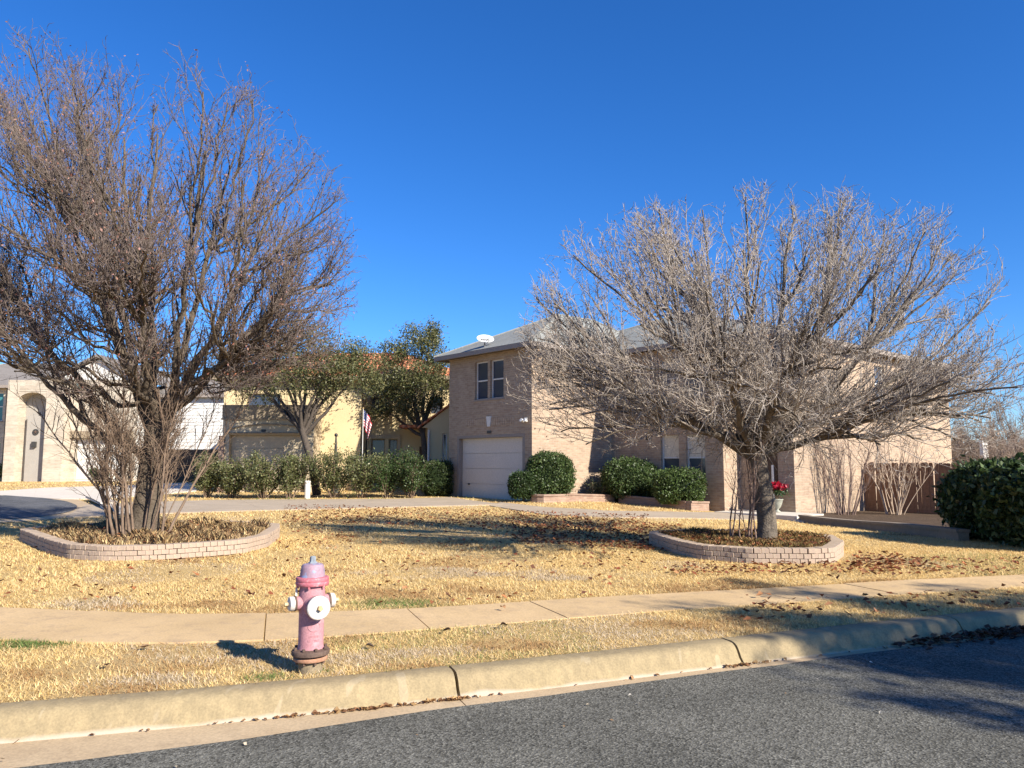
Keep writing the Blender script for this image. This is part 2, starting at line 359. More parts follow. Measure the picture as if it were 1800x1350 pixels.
# ------------------------------------------------------------------ the ground
lx = np.unique(np.r_[np.linspace(-400, -60, 18), np.linspace(-60, -14, 47), np.linspace(-14, 24, 153), np.linspace(24, 60, 37), np.linspace(60, 400, 18)])
lv = np.r_[np.linspace(0, 4, 26), np.linspace(4.2, 32, 110), np.linspace(33, 60, 24), np.linspace(64, 120, 10), np.linspace(160, 1500, 8)]
XX, VV = np.meshgrid(lx, lv, indexing='ij'); YY = K(XX) + VV - 0.02
ZZ = T(XX, YY) + 0.012 * np.sin(XX * 2.1 + YY * 0.7) * np.sin(YY * 1.7) * ss(VV, 3.2, 6) * (1 - ss(VV, 14, 18))
V = np.c_[XX.ravel(), YY.ravel(), ZZ.ravel()]
idx = np.arange(XX.size).reshape(XX.shape)
F = np.c_[idx[:-1, :-1].ravel(), idx[1:, :-1].ravel(), idx[1:, 1:].ravel(), idx[:-1, 1:].ravel()]
struct(fast('lawn', V, F, 'dry_lawn', smooth=True))
# road in front, from 0.55 m before the kerb's back edge to far behind the camera
def kn(x):
    s = (K(x + 0.1) - K(x - 0.1)) / 0.2; l = np.sqrt(1 + s * s); return s / l, -1 / l
def koff(x, d):
    nx, ny = kn(x); return x + nx * d, K(x) + ny * d
rx = np.linspace(-60, 60, 600)
wob = np.interp(rx, [-4.5, -2.4, -0.7, 1.5, 5], [0.80, 0.73, 0.53, 0.43, 0.41]) + 0.012 * np.interp(np.arange(600), np.arange(0, 600, 3), rng.normal(0, 1, 200)) + 0.018 * np.interp(np.arange(600), np.arange(0, 600, 14), rng.normal(0, 1, 43))
ex, ey = koff(rx, wob)
V = np.r_[np.c_[ex, ey, np.full(600, 0.014)], np.c_[koff(rx, wob + 0.10)[0], koff(rx, wob + 0.10)[1], np.full(600, 0.018)], np.c_[rx + 3, K(rx) - 9.2, np.full(600, 0.04)], np.c_[rx + 3, K(rx) - 60, np.full(600, 0.04)]]
F = np.concatenate([np.c_[np.arange(599) + r * 600, np.arange(599) + (r + 1) * 600, np.arange(1, 600) + (r + 1) * 600, np.arange(1, 600) + r * 600] for r in range(3)])
struct(fast('road', V, F, 'asphalt'))
V = np.r_[np.c_[rx + 3, K(rx) - 9.0, np.full(600, 0.0)], np.c_[rx + 3, K(rx) - 9.05, np.full(600, 0.14)], np.c_[rx + 3, K(rx) - 60, np.full(600, 0.14)]]
struct(fast('far_verge', V, F[:1198], 'dry_lawn'))
# kerb and gutter in cast lengths: profile (offset from back edge, height)
prof = [(0.0, -0.1), (0.0, 0.152), (0.02, 0.157), (0.13, 0.157), (0.175, 0.150), (0.205, 0.132), (0.225, 0.105), (0.255, 0.05), (0.29, 0.012), (0.30, -0.1)]
gprof = [(0.285, -0.1), (0.285, 0.004), (0.98, 0.006), (0.98, -0.1)]
kerb = struct(thing('kerb', 'rounded yellowish concrete kerb along the road', 'kerb', (0, 0, 0))); del kerb['category'], kerb['label']
gutter = struct(thing('gutter', 'x', 'x', (0, 0, 0))); del gutter['category'], gutter['label']
def profile_run(name, prof, x0, x1, mat, parent, gap=0.006, n=14, jit=0):
    xs = np.linspace(x0 + gap, x1 - gap, n); V = []; F = []; k = len(prof)
    for j, x in enumerate(xs):
        for d, z in prof:
            a, c = koff(x, d); V.append((a, c, z + (rng.normal(0, jit) if jit and z > 0 else 0)))
    for j in range(n - 1):
        for i in range(k - 1):
            a = j * k + i; F.append((a, a + k, a + k + 1, a + 1))
    F.append(tuple(range(k))); F.append(tuple((n - 1) * k + i for i in reversed(range(k))))
    o = mk(name, V, F, mat, parent); return smooth_edge(o, 50)
kj = [-30, -21, -12, -8.8, -6.0, -3.32, -0.46, 1.72, 4.05, 6.4, 8.8, 11.2, 16, 24, 40]
for a, c in zip(kj[:-1], kj[1:]):
    profile_run('kerb_length', prof, a, c, 'kerb_concrete', kerb, 0.008 if a not in (-0.46,) else 0.012, 16, 0.001)
    profile_run('gutter_slab', gprof, a, c, 'gutter_concrete', gutter, 0.004, 16)
# sidewalk slabs
far_px = [(0, 1069), (78, 1070), (155, 1076), (272, 1083), (389, 1083), (505, 1079), (583, 1077), (715, 1072), (930, 1058), (1200, 1042), (1400, 1032), (1600, 1020), (1800, 1011)]
near_px = [(0, 1124), (117, 1134), (272, 1133), (389, 1133), (600, 1120), (780, 1105), (1010, 1087), (1200, 1072), (1400, 1060), (1600, 1045), (1800, 1032)]
FARL = smooth_line([(-16, 9.3), (-9, 8.6), (-6.5, 8.1)] + [G(*p)[:2] for p in far_px] + [(10.5, 11.3), (18, 13.6), (30, 17.4)], 200, 8)
NEARL = smooth_line([(-16, 7.9), (-9, 7.2), (-6.0, 6.75)] + [G(*p)[:2] for p in near_px] + [(10.2, 10.35), (18, 12.6), (30, 16.3)], 200, 8)
sidewalk = struct(thing('sidewalk', 'x', 'x', (0, 0, 0))); del sidewalk['category'], sidewalk['label']
def nearpt(p):
    nx, ny = kn(p[0]); t = 1.0
    for _ in range(12):
        q = (p[0] + nx * t, p[1] + ny * t); e = q[1] - np.interp(q[0], NEARL[:, 0], NEARL[:, 1]); t += e * 0.9
    return np.array(q)
sj = [-13, -11.2, -9.4, -7.6, -5.9, -4.1, -2.35, -1.04, 0.18, 1.42, 2.68, 3.95, 5.2, 6.5, 7.8, 9.1, 10.4, 11.7, 13, 14.3, 16, 18, 20, 23]
SW_POLY = []
for a, c in zip(sj[:-1], sj[1:]):
    xs = np.linspace(a + 0.006, c - 0.006, 6); V = []; n = 6
    fp = [np.array([x, np.interp(x, FARL[:, 0], FARL[:, 1])]) for x in xs]; npt = [nearpt(p) for p in fp]
    dz = 0.010 + rng.normal(0, 0.003)
    for p in fp + npt: V.append((p[0], p[1], float(T(*p)) + dz))
    for p in fp + npt: V.append((p[0], p[1], float(T(*p)) - 0.08))
    F = []
    for i in range(n - 1):
        F.append((i, n + i, n + i + 1, i + 1)); F.append((2 * n + i, i, i + 1, 2 * n + i + 1)); F.append((n + i, 3 * n + i, 3 * n + i + 1, n + i + 1))
    F.append((0, 2 * n, 3 * n, n)); F.append((n - 1, 2 * n - 1, 4 * n - 1, 3 * n - 1))
    o = mk('slab', V, F, 'walk_concrete', sidewalk)
    SW_POLY.append([tuple(p) for p in fp] + [tuple(p) for p in reversed(npt)])
sw_all_far = [tuple(p) for p in FARL]; sw_all_near = [tuple(p) for p in NEARL]
SWP = sw_all_far + sw_all_near[::-1]
# ruled slabs (driveway, path)
def slabs(name, A, B, n, mat, dz=0.03, sub=6, gap=0.006):
    root = struct(thing(name, 'x', 'x', (0, 0, 0))); del root['category'], root['label']
    A = smooth_line(A, n * sub * 4 + 1, 3); B = smooth_line(B, n * sub * 4 + 1, 3)
    for k in range(n):
        V = []; m_ = sub
        ts = np.linspace(k * sub * 4, (k + 1) * sub * 4, m_ + 1).astype(int)
        rows = 5
        for j, t in enumerate(ts):
            for r in range(rows):
                w = r / (rows - 1); p = A[t] * (1 - w) + B[t] * w
                if j == 0: p = p + (A[t + 1] * (1 - w) + B[t + 1] * w - p) * min(1, gap / max(1e-3, np.linalg.norm(A[t + 1] - A[t])))
                V.append((p[0], p[1], float(T(*p)) + dz))
        F = [(j * rows + r, j * rows + r + 1, (j + 1) * rows + r + 1, (j + 1) * rows + r) for j in range(m_) for r in range(rows - 1)]
        nt_ = len(V); V += [(a, b_, c_ - 0.12) for a, b_, c_ in V]
        ring = [j * rows for j in range(m_ + 1)] + [m_ * rows + r for r in range(1, rows)] + [j * rows + rows - 1 for j in range(m_ - 1, -1, -1)] + [r for r in range(rows - 2, 0, -1)]
        for i in range(len(ring)):
            a = ring[i]; c = ring[(i + 1) % len(ring)]; F.append((a, c, c + nt_, a + nt_))
        mk('slab', V, F, mat, root)
    return [tuple(p) for p in A] + [tuple(p) for p in B[::-1]]
W2 = lambda L: [G(*p)[:2] for p in L]
DRIVE = slabs('driveway', W2([(150, 889), (250, 884), (380, 880), (560, 879), (700, 878), (790, 875)]), W2([(115, 911), (250, 905), (400, 900), (560, 896), (720, 892), (885, 888)]), 5, 'drive_concrete')
PATH = slabs('garden_path', W2([(880, 884), (960, 893), (1060, 899), (1200, 901), (1345, 903)]), W2([(860, 890), (960, 906), (1060, 911), (1200, 912), (1345, 915)]), 5, 'drive_concrete', 0.026)
NDRIVE = slabs('neighbour_driveway', W2([(-160, 868), (0, 864), (85, 858), (197, 855), (345, 849)]), W2([(-160, 874), (0, 871), (104, 878), (176, 878), (345, 864)]), 5, 'pale_concrete')
# side street seen beyond the left planter
def sheet(name, pts, mat, dz):
    pts = smooth_line(list(pts) + [pts[0]], 80, 2)[:-1]
    c = pts.mean(0); V = []; F = []
    rings = 6
    for r in range(rings):
        w = r / (rings - 1)
        for p in pts:
            q = c * (1 - w) + p * w; V.append((q[0], q[1], float(T(*q)) + dz))
    n = len(pts)
    for r in range(rings - 1):
        for i in range(n):
            a = r * n + i; b_ = r * n + (i + 1) % n; F.append((a, a + n, b_ + n, b_))
    struct(mk(name, V, F, mat)); return [tuple(p) for p in pts]
SIDE_G = sheet('side_gutter', W2([(-500, 868), (0, 868), (75, 871), (140, 879), (163, 889), (155, 901), (120, 911), (40, 919), (-500, 934)]), 'gutter_concrete', 0.010)
SIDE = sheet('side_street', W2([(-500, 873), (0, 871), (60, 874), (115, 881), (138, 890), (130, 899), (95, 907), (30, 914), (-500, 926)]), 'asphalt_far', 0.020)
# kerb with storm-drain mouth at the end of the side street
inlet = thing('storm_drain', 'concrete kerb inlet with a dark mouth at the side street corner', 'drain', G(168, 884))
p0 = inlet.location
def rel(px, py): q = G(px, py); return (q[0] - p0[0], q[1] - p0[1])
a = rel(150, 880); c = rel(176, 894); d = rel(200, 905)
def kwall(pa, pb, z0, z1, w=0.22):
    dx, dy = pb[0] - pa[0], pb[1] - pa[1]; l = math.hypot(dx, dy); nx, ny = dy / l * w, -dx / l * w
    if nx < 0: nx, ny = -nx, -ny
    m_ = MB(); m_.v = [(pa[0], pa[1], z0), (pb[0], pb[1], z0), (pb[0] + nx, pb[1] + ny, z0), (pa[0] + nx, pa[1] + ny, z0)]
    m_.v += [(q[0], q[1], z1) for q in m_.v]; m_.f = [(0, 3, 2, 1), (4, 5, 6, 7), (0, 1, 5, 4), (1, 2, 6, 5), (2, 3, 7, 6), (3, 0, 4, 7)]; return m_
kwall(a, c, 0.10, 0.17, 0.5).build('lid', 'pale_concrete', inlet)
kwall((a[0] + 0.25, a[1]), (c[0] + 0.25, c[1]), -0.03, 0.098, 0.25).build('mouth', 'dark_metal', inlet)  # solid dark block standing in for the shade inside the opening
kwall(c, d, -0.05, 0.14, 0.25).build('kerb_end', 'pale_concrete', inlet)

# ------------------------------------------------------------------ trees
def grow(P, D, L, R0, nseg, jit, trop, taper=0.35, tw=None):
    N = len(P); pts = np.zeros((N, nseg + 1, 3)); rad = np.zeros((N, nseg + 1)); pts[:, 0] = P; rad[:, 0] = R0
    d = D / np.linalg.norm(D, axis=1, keepdims=True)
    for s in range(nseg):
        d = d + rng.normal(0, jit, (N, 3)) + np.array([0, 0, trop])
        d /= np.linalg.norm(d, axis=1, keepdims=True)
        pts[:, s + 1] = pts[:, s] + d * (L / nseg)[:, None]
        rad[:, s + 1] = R0 * (1 - (1 - taper) * (s + 1) / nseg)
    return pts, rad
def bezier_limbs(S, E, C, nseg, r0, r1, jit):
    N = len(S); t = np.linspace(0, 1, nseg + 1)[None, :, None]
    pts = (1 - t) ** 2 * S[:, None] + 2 * t * (1 - t) * C[:, None] + t * t * E[:, None]
    w = rng.normal(0, jit, pts.shape); w[:, 0] = 0
    w = np.cumsum(w, 1) * np.linspace(1, 0.6, nseg + 1)[None, :, None]
    pts = pts + w
    tt = np.linspace(0, 1, nseg + 1)[None]
    return pts, r0[:, None] * (1 - tt) ** 1.0 * (1 - r1 / r0[:, None]) + r1
def tubes(pts, rad, k):
    N, M, _ = pts.shape
    tan = np.gradient(pts, axis=1); tan /= np.linalg.norm(tan, axis=2, keepdims=True) + 1e-9
    ref = rng.normal(0, 1, (N, 1, 3)); a = np.cross(tan, ref); a /= np.linalg.norm(a, axis=2, keepdims=True) + 1e-9
    b_ = np.cross(tan, a)
    an = np.arange(k) * 2 * math.pi / k
    V = pts[:, :, None] + rad[:, :, None, None] * (np.cos(an)[None, None, :, None] * a[:, :, None] + np.sin(an)[None, None, :, None] * b_[:, :, None])
    idx = np.arange(N * M * k).reshape(N, M, k); nx = np.roll(idx, -1, 2)
    F = np.stack([idx[:, :-1], nx[:, :-1], nx[:, 1:], idx[:, 1:]], -1).reshape(-1, 4)
    return V.reshape(-1, 3), F
def merge(parts):
    V = []; F = []; n = 0
    for v, f in parts: V.append(v); F.append(f + n); n += len(v)
    return np.concatenate(V), np.concatenate(F)
def kids(pts, rad, per, t0, t1, ang0, ang1, up=0.0, out=None, outw=0.0):
    N, M, _ = pts.shape
    i = np.repeat(np.arange(N), per); n = len(i)
    t = (t0 + (t1 - t0) * ((np.tile(np.arange(per), N) + rng.random(n)) / per)) * (M - 1)
    j = np.clip(t.astype(int), 0, M - 2); w = (t - j)[:, None]
    p = pts[i, j] * (1 - w) + pts[i, j + 1] * w; r = rad[i, j] * (1 - w[:, 0]) + rad[i, j + 1] * w[:, 0]
    d = pts[i, j + 1] - pts[i, j]; d /= np.linalg.norm(d, axis=1, keepdims=True) + 1e-9
    q = np.cross(d, rng.normal(0, 1, (n, 3))); q /= np.linalg.norm(q, axis=1, keepdims=True) + 1e-9
    an = np.radians(ang0 + (ang1 - ang0) * rng.random(n))[:, None]
    nd_ = d * np.cos(an) + q * np.sin(an); nd_[:, 2] += up
    if out is not None:
        o = p - out; o /= np.linalg.norm(o, axis=1, keepdims=True) + 1e-9; nd_ = nd_ + o * outw
    nd_ /= np.linalg.norm(nd_, axis=1, keepdims=True)
    return p, nd_, r, t / (M - 1)
def exit_len(p, d, envs):
    best = np.zeros(len(p))
    for c, r in envs:
        q = (p - c) / r; e = d / r
        A = (e * e).sum(1); B = (q * e).sum(1); C = (q * q).sum(1) - 1
        disc = B * B - A * C
        t = np.where(disc > 0, (-B + np.sqrt(np.maximum(disc, 0))) / A, 0); best = np.maximum(best, t)
    return best
def scatter_leaves(P, n, spread, size, pal, droop=0.0, aspect=0.5, flat=0.0):
    """diamond leaves around points P; returns V,F,colors"""
    i = rng.integers(0, len(P), n); c = P[i] + rng.normal(0, 1, (n, 3)) * spread
    a = rng.normal(0, 1, (n, 3)); a[:, 2] -= droop; a /= np.linalg.norm(a, axis=1, keepdims=True)
    q = rng.normal(0, 1, (n, 3)); q[:, 2] *= (1 - flat); b_ = np.cross(a, q); b_ /= np.linalg.norm(b_, axis=1, keepdims=True) + 1e-9
    s = size * rng.uniform(0.6, 1.3, n)[:, None]
    nn = np.cross(a, b_)
    V = np.stack([c - a * s * 0.5, c + b_ * s * 0.5 * aspect + nn * s * 0.08, c + a * s * 0.5, c - b_ * s * 0.5 * aspect + nn * s * 0.08], 1).reshape(-1, 3)
    F = np.arange(4 * n).reshape(-1, 4)
    pal = np.asarray(pal, float); k = rng.integers(0, len(pal), n)
    col = pal[k] * rng.uniform(0.75, 1.25, (n, 1)); return V, F, np.repeat(col, 4, 0)

def bare_tree(name, label, base, fork, envs, limbs, trunk_r, mats, counts, lens, rads, low=None, seed=1, up2=0.25, leaf=None, group=None, trop=(0.05, 0.06, 0.05), jits=(0.10, 0.14, 0.18, 0.22), crk=0.05, flare=1.5, nmaj=99, outw=0.35, ang2=(15, 45), dark2=False, reach=0.86, tspan=(0.12, 0.96)):
    """base, fork: world points; limbs: (tip, start height 0..1, radius) list; envs: ellipsoids"""
    global rng
    rng = np.random.default_rng(seed)
    base = np.array(base, float); root = thing(name, label, 'tree', base, 0, group)
    fork = np.array(fork, float) - base
    envs = [(np.array(c, float) - base, np.array(r, float)) for c, r in envs]
    # trunk
    n = 10; t = np.linspace(0, 1, n)[:, None]; tp = fork[None] * t + np.c_[0.03 * np.sin(t * 5), 0.02 * np.cos(t * 6) - 0.02, -0.12 * (1 - t)]
    tr = trunk_r * (1 + (flare - 1) * np.exp(-t[:, 0] * 9)) * (1 - 0.18 * t[:, 0])
    V, F = tubes(tp[None], tr[None], 18)
    V += rng.normal(0, trunk_r * 0.035, V.shape)
    fast('trunk', V, F, mats[0], root, smooth=True)
    def curve(S, E):
        C = []
        for s_, e_ in zip(S, E):
            d = e_ - s_; L = np.linalg.norm(d); hor = math.hypot(d[0], d[1]); c = s_ + d * 0.5
            C.append(c + np.array([0, 0, 1]) * (0.08 * L if d[2] < 0.6 * hor else -0.05 * L) + np.r_[d[0], d[1], 0] * (0.12 if d[2] > hor else 0.0))
        return np.array(C)
    tips = [np.array(t_, float) - base for t_, h, r in limbs]
    S = np.array([tp[-1] * h + tp[0] * (1 - h) for t_, h, r in limbs[:nmaj]]); E = S + (np.array(tips[:nmaj]) - S) * reach
    P1, R1 = bezier_limbs(S, E, curve(S, E), 14, np.array([r for t_, h, r in limbs[:nmaj]]), 0.016, crk)
    if len(limbs) > nmaj:                      # minor limbs leave the nearest fitting major limb
        S2 = []; E2 = []; r2 = []
        for tip, (t_, h, r) in zip(tips[nmaj:], limbs[nmaj:]):
            q = P1[:, 2:10].reshape(-1, 3); tg = (P1[:, 3:11] - P1[:, 2:10]).reshape(-1, 3); tg /= np.linalg.norm(tg, axis=1, keepdims=True)
            v_ = tip - q; L = np.linalg.norm(v_, axis=1); cs = (v_ / L[:, None] * tg).sum(1)
            k_ = int(np.argmin(L * (1.9 - cs))); S2.append(q[k_]); E2.append(q[k_] + v_[k_] * (reach + 0.04)); r2.append(min(r, R1[:, 2:10].reshape(-1)[k_] * 0.75))
        P1b, R1b = bezier_limbs(np.array(S2), np.array(E2), curve(S2, E2), 14, np.array(r2), 0.012, crk)
        P1 = np.concatenate([P1, P1b]); R1 = np.concatenate([R1, R1b])
    S = P1
    for i in range(len(S)):
        V, F = tubes(P1[i:i + 1], R1[i:i + 1], 8); fast('limb', V, F, mats[0], root, smooth=True)
    ctr = fork * 0.9; parts = []
    p, d, r, t = kids(P1, R1, counts[0], tspan[0], tspan[1], ang2[0], ang2[1], up2, ctr, outw)
    L = np.minimum(exit_len(p, d, envs) * rng.uniform(0.6, 1.0, len(p)), lens[0] * rng.uniform(0.45, 1.15, len(p))); L = np.maximum(L, 0.12)
    P2, R2 = grow(p, d, L, np.clip(r * 0.55, rads[0] * 0.7, rads[0] * 1.7), 8, jits[0], trop[0], 0.3)
    V, F = tubes(P2, R2, 5); fast('branches', V, F, mats[0] if dark2 else mats[1], root, kind='stuff')
    p, d, r, t = kids(P2, R2, counts[1], 0.08, 1.0, 22, 55, up2 * 0.8, ctr, 0.15)
    L = np.minimum(exit_len(p, d, envs) * 0.9 + 0.12, lens[1] * rng.uniform(0.3, 1.25, len(p)))
    P3, R3 = grow(p, d, L, np.clip(r * 0.75, rads[1] * 0.7, rads[1] * 1.3), 4, jits[1], trop[1]); parts.append(tubes(P3, R3, 4))
    p, d, r, t = kids(P3, R3, counts[2], 0.1, 1.0, 25, 75, up2 * 0.6)
    P4, R4 = grow(p, d, lens[2] * rng.uniform(0.35, 1.3, len(p)), rads[2] * rng.uniform(0.7, 1.25, len(p)), 2, jits[2], trop[2]); parts.append(tubes(P4, R4, 3))
    P5 = P4
    V, F = merge(parts); o = fast('crown', V, F, mats[1], root); o['kind'] = 'stuff'
    if leaf:
        nl, size, pal, spread = leaf
        V, F, col = scatter_leaves(np.concatenate([P4[:, -1], P3[:, -1], P5[:, -1]]), nl, spread, size, pal, 0.8)
        fast('dried_leaves', V, F, 'dead_leaf', root, col, kind='stuff')
    return root, P4

def shoots(root, base_world, n, rad, hmin, hmax, lean, r, mat, seed, twigs=True, spreadang=(0, 6.28), lenT=0.7, twn=14):
    """thin stems standing round a foot; each stem one part, fine twigs one part"""
    global rng; rng = np.random.default_rng(seed)
    off = np.array(base_world) - np.array(root.location); allt = []
    for i in range(n):
        a = rng.uniform(*spreadang); q = rad * math.sqrt(rng.random()); h = rng.uniform(hmin, hmax)
        s = off + np.array([math.cos(a) * q, math.sin(a) * q, -0.05]); ln = lean * rng.uniform(0.3, 1.2)
        d = np.array([[math.cos(a) * ln, math.sin(a) * ln, 1.0]])
        P, Rr = grow(s[None], d, np.array([h]), np.array([r * rng.uniform(0.6, 1.3)]), 9, 0.09, 0.03, 0.3)
        V, F = tubes(P, Rr, 6); fast('stem', V, F, mat, root, smooth=True)
        if twigs:
            p, d2, r2, t = kids(P, Rr, twn, 0.3, 1.0, 20, 50, 0.3)
            P2, R2 = grow(p, d2, lenT * rng.uniform(0.3, 1.1, len(p)), np.full(len(p), r * 0.32), 5, 0.14, 0.06); allt.append(tubes(P2, R2, 4))
            p, d2, r2, t = kids(P2, R2, 5, 0.2, 1, 25, 60, 0.2)
            P3, R3 = grow(p, d2, lenT * 0.45 * rng.uniform(0.3, 1.1, len(p)), np.full(len(p), r * 0.2), 3, 0.2, 0.03); allt.append(tubes(P3, R3, 3))
    if allt:
        V, F = merge(allt); fast('twigs', V, F, mat, root, kind='stuff')

def extra_tips(envs, n, seed, zmin, r):
    g = np.random.default_rng(seed); out = []
    while len(out) < n:
        c, rad = envs[g.integers(0, len(envs))]; d = g.normal(0, 1, 3); d /= np.linalg.norm(d); p = np.array(c) + d * np.array(rad) * g.uniform(0.72, 1.0)
        if p[2] > zmin: out.append((p, 1, r * g.uniform(0.7, 1.1)))
    return out
# -- left tree: tall, brown, in the larger planter
LB = np.array([-6.55, 13.7, 0.30]); LF = at(283, 735, 13.7)
LMAJ = [(-70, 340, .6), (40, 150, -.5), (110, 110, .8), (170, 190, 1.4), (225, 160, -1.0), (300, 170, .6), (370, 175, -.9), (440, 200, .8), (520, 290, -.5), (575, 400, .9), (-90, 480, -.8), (240, 260, -2.4), (230, 260, 2.6), (500, 520, -1.2)]
LMIN = [(-90, 220, 1.0), (30, 135, -.6), (115, 115, .8), (70, 260, 1.8), (150, 190, -1.6), (215, 150, 0.2), (290, 165, 1.8), (350, 160, -1.2), (430, 180, .5), (485, 215, -.4), (545, 290, 1.2), (590, 365, -.6), (605, 450, .6), (590, 545, -1.0), (530, 600, 1.5), (585, 600, -.3), (470, 640, .4),
        (-120, 360, -1.0), (-110, 480, 1.0), (-70, 600, -.8), (20, 630, -2.0), (400, 320, -2.6), (120, 350, -2.6), (330, 350, 3.0), (160, 350, 2.8), (470, 420, 2.6), (490, 460, -2.4), (0, 500, 2.4), (430, 610, -1.8), (100, 640, 1.2), (-50, 150, .4), (330, 440, -2.9), (120, 500, -2.9), (250, 420, -3.2), (60, 590, 1.8), (45, 300, -1.5), (60, 400, 1.2), (20, 430, -.5), (80, 250, .5), (-40, 260, -1.2), (110, 420, -1.8), (470, 655, 1.0), (560, 645, .2), (420, 690, -.6), (180, 640, -2.0), (-30, 560, .8)]
limbs = [(at(px, py, 13.7 + dy), 1.0 if i in (9, 13) else 0.62 + 0.38 * ((i * 37) % 10) / 10, 0.080) for i, (px, py, dy) in enumerate(LMAJ)] + [(at(px, py, 13.7 + dy), 1, 0.055) for px, py, dy in LMIN]
envs = [(at(265, 425, 13.7), (3.75, 3.5, 3.35)), (at(60, 345, 13.7), (2.2, 2.4, 3.0)), (at(-50, 440, 13.7), (1.9, 2.0, 2.6)), (at(330, 560, 13.7), (3.0, 2.6, 1.5))]
limbs += extra_tips([envs[0], envs[0], envs[1], envs[3]], 60, 8, 3.0, 0.034)
lt, lp4 = bare_tree('bare_tree', 'tall brown bare tree with dense upright twigs in the left brick planter', LB, LF, envs, limbs, 0.23, ('bark_dark', 'twig_brown'),
          (9, 7, 4, 0), (1.45, 0.58, 0.17), (0.0130, 0.0074, 0.0052), seed=3, up2=0.26, ang2=(20, 62), reach=0.88, nmaj=14, dark2=True, trop=(0.07, 0.08, 0.04), jits=(0.09, 0.17, 0.25), crk=0.055,
          leaf=(10000, 0.05, [(0.20, 0.085, 0.06), (0.26, 0.14, 0.10), (0.14, 0.07, 0.05), (0.30, 0.17, 0.14)], 0.03))
shoots(lt, LB + np.array([.02, -0.15, -0.05]), 27, 0.46, 1.7, 3.4, 0.30, 0.024, 'shoot_tan', 31, lenT=1.0, twn=16)

# -- right tree: low wide fan, pale grey, in the smaller planter
RB = np.array([4.15, 12.7, 0.27]); RF = at(1332, 775, 12.7)
RMAJ = [(960, 560, .5), (1040, 690, -.8), (1080, 430, -.6), (1200, 370, .6), (1300, 350, -.9), (1400, 350, .9), (1520, 360, -.5), (1660, 430, .4), (1740, 590, -.6), (1690, 720, .6), (1250, 520, -2.8), (1440, 520, -2.8), (1330, 480, 3.2), (1080, 735, .9), (1600, 760, -.8)]
RMIN = [(915, 500, .5), (925, 640, -.8), (985, 430, -.6), (960, 720, .8), (1000, 745, -1.0), (1090, 365, .4), (1150, 335, -1.0), (1240, 335, 1.2), (1325, 320, -.3), (1400, 330, 1.0), (1480, 330, -.8), (1560, 350, .6), (1640, 375, -.4), (1715, 420, .7), (1770, 500, -.5),
        (1780, 620, .9), (1785, 690, -.6), (1730, 745, .8), (1650, 770, -.9), (1120, 540, -2.8), (1230, 470, -3.0), (1360, 430, -3.2), (1480, 480, -3.0), (1570, 590, -2.9), (1060, 640, 2.4), (1200, 480, 3.2), (1470, 470, 3.2), (1600, 560, 2.8),
        (1150, 760, -2.0), (1250, 745, -2.9), (1420, 745, -2.9), (1520, 755, -2.2), (1640, 640, -2.0), (1150, 690, 2.8), (1090, 640, -2.4), (1330, 620, -3.3), (1200, 640, -3.0), (1480, 640, -3.1), (1600, 700, 2.2), (1040, 560, 1.8), (1700, 560, 1.6), (1350, 700, -3.4), (930, 700, .2), (950, 760, 1.0), (1020, 780, .2), (1700, 775, .3), (1770, 740, -.4), (1560, 790, -1.4), (1120, 780, -1.4), (905, 580, -.3)]
limbs = [(at(px, py, 12.7 + dy), 0.82 + 0.18 * ((i * 53) % 10) / 10, 0.075) for i, (px, py, dy) in enumerate(RMAJ)] + [(at(px, py, 12.7 + dy), 1, 0.038) for px, py, dy in RMIN]
envs = [(at(1345, 740, 12.7), (4.2, 3.9, 3.8)), (at(1130, 610, 12.7), (2.1, 2.4, 2.25)), (at(1570, 600, 12.7), (2.1, 2.4, 2.25)), (at(1345, 705, 12.7), (4.35, 3.9, 0.80))]
limbs += extra_tips(envs, 50, 9, 2.3, 0.028)
rt, rp4 = bare_tree('bare_tree', 'low wide pale grey bare tree in the right brick planter', RB, RF, envs, limbs, 0.158, ('bark_grey', 'twig_grey'),
          (8, 7, 4, 0), (1.3, 0.50, 0.15), (0.012, 0.0074, 0.0054), seed=5, up2=0.14, ang2=(16, 52), nmaj=15, outw=0.5, trop=(0.075, 0.07, 0.04), reach=0.82, jits=(0.075, 0.16, 0.25), crk=0.026, flare=1.25,
          leaf=(3000, 0.04, [(0.20, 0.12, 0.08), (0.12, 0.08, 0.06), (0.30, 0.2, 0.13)], 0.02))
shoots(rt, RB + np.array([-0.42, -0.1, 0]), 8, 0.22, 1.2, 2.0, 0.12, 0.016, 'myrtle_dark', 33, lenT=0.5, twn=5)
# tangle of short drooping twigs round the head of the tree
rng = np.random.default_rng(12)
n = 420; a = rng.uniform(0, 6.28, n); hd = RF - RB + np.array([0, 0, 0.3])
pp = hd + np.c_[np.cos(a) * 0.5, np.sin(a) * 0.5, rng.uniform(-0.15, 0.9, n)] * np.c_[[rng.uniform(0.1, 1.6, n)] * 2 + [np.ones(n)]].T
dd = np.c_[np.cos(a), np.sin(a), rng.normal(0.1, 0.7, n)]
P2, R2 = grow(pp, dd, rng.uniform(0.4, 1.2, n), np.full(n, 0.008), 6, 0.25, 0.0)
p, d2, r2, t = kids(P2, R2, 9, 0.15, 1, 30, 80, 0.0); P3, R3 = grow(p, d2, rng.uniform(0.1, 0.5, len(p)), np.full(len(p), 0.0048), 3, 0.25, -0.02)
V, F = merge([tubes(P2, R2, 4), tubes(P3, R3, 3)]); fast('water_sprouts', V, F, 'twig_grey', rt, kind='stuff')

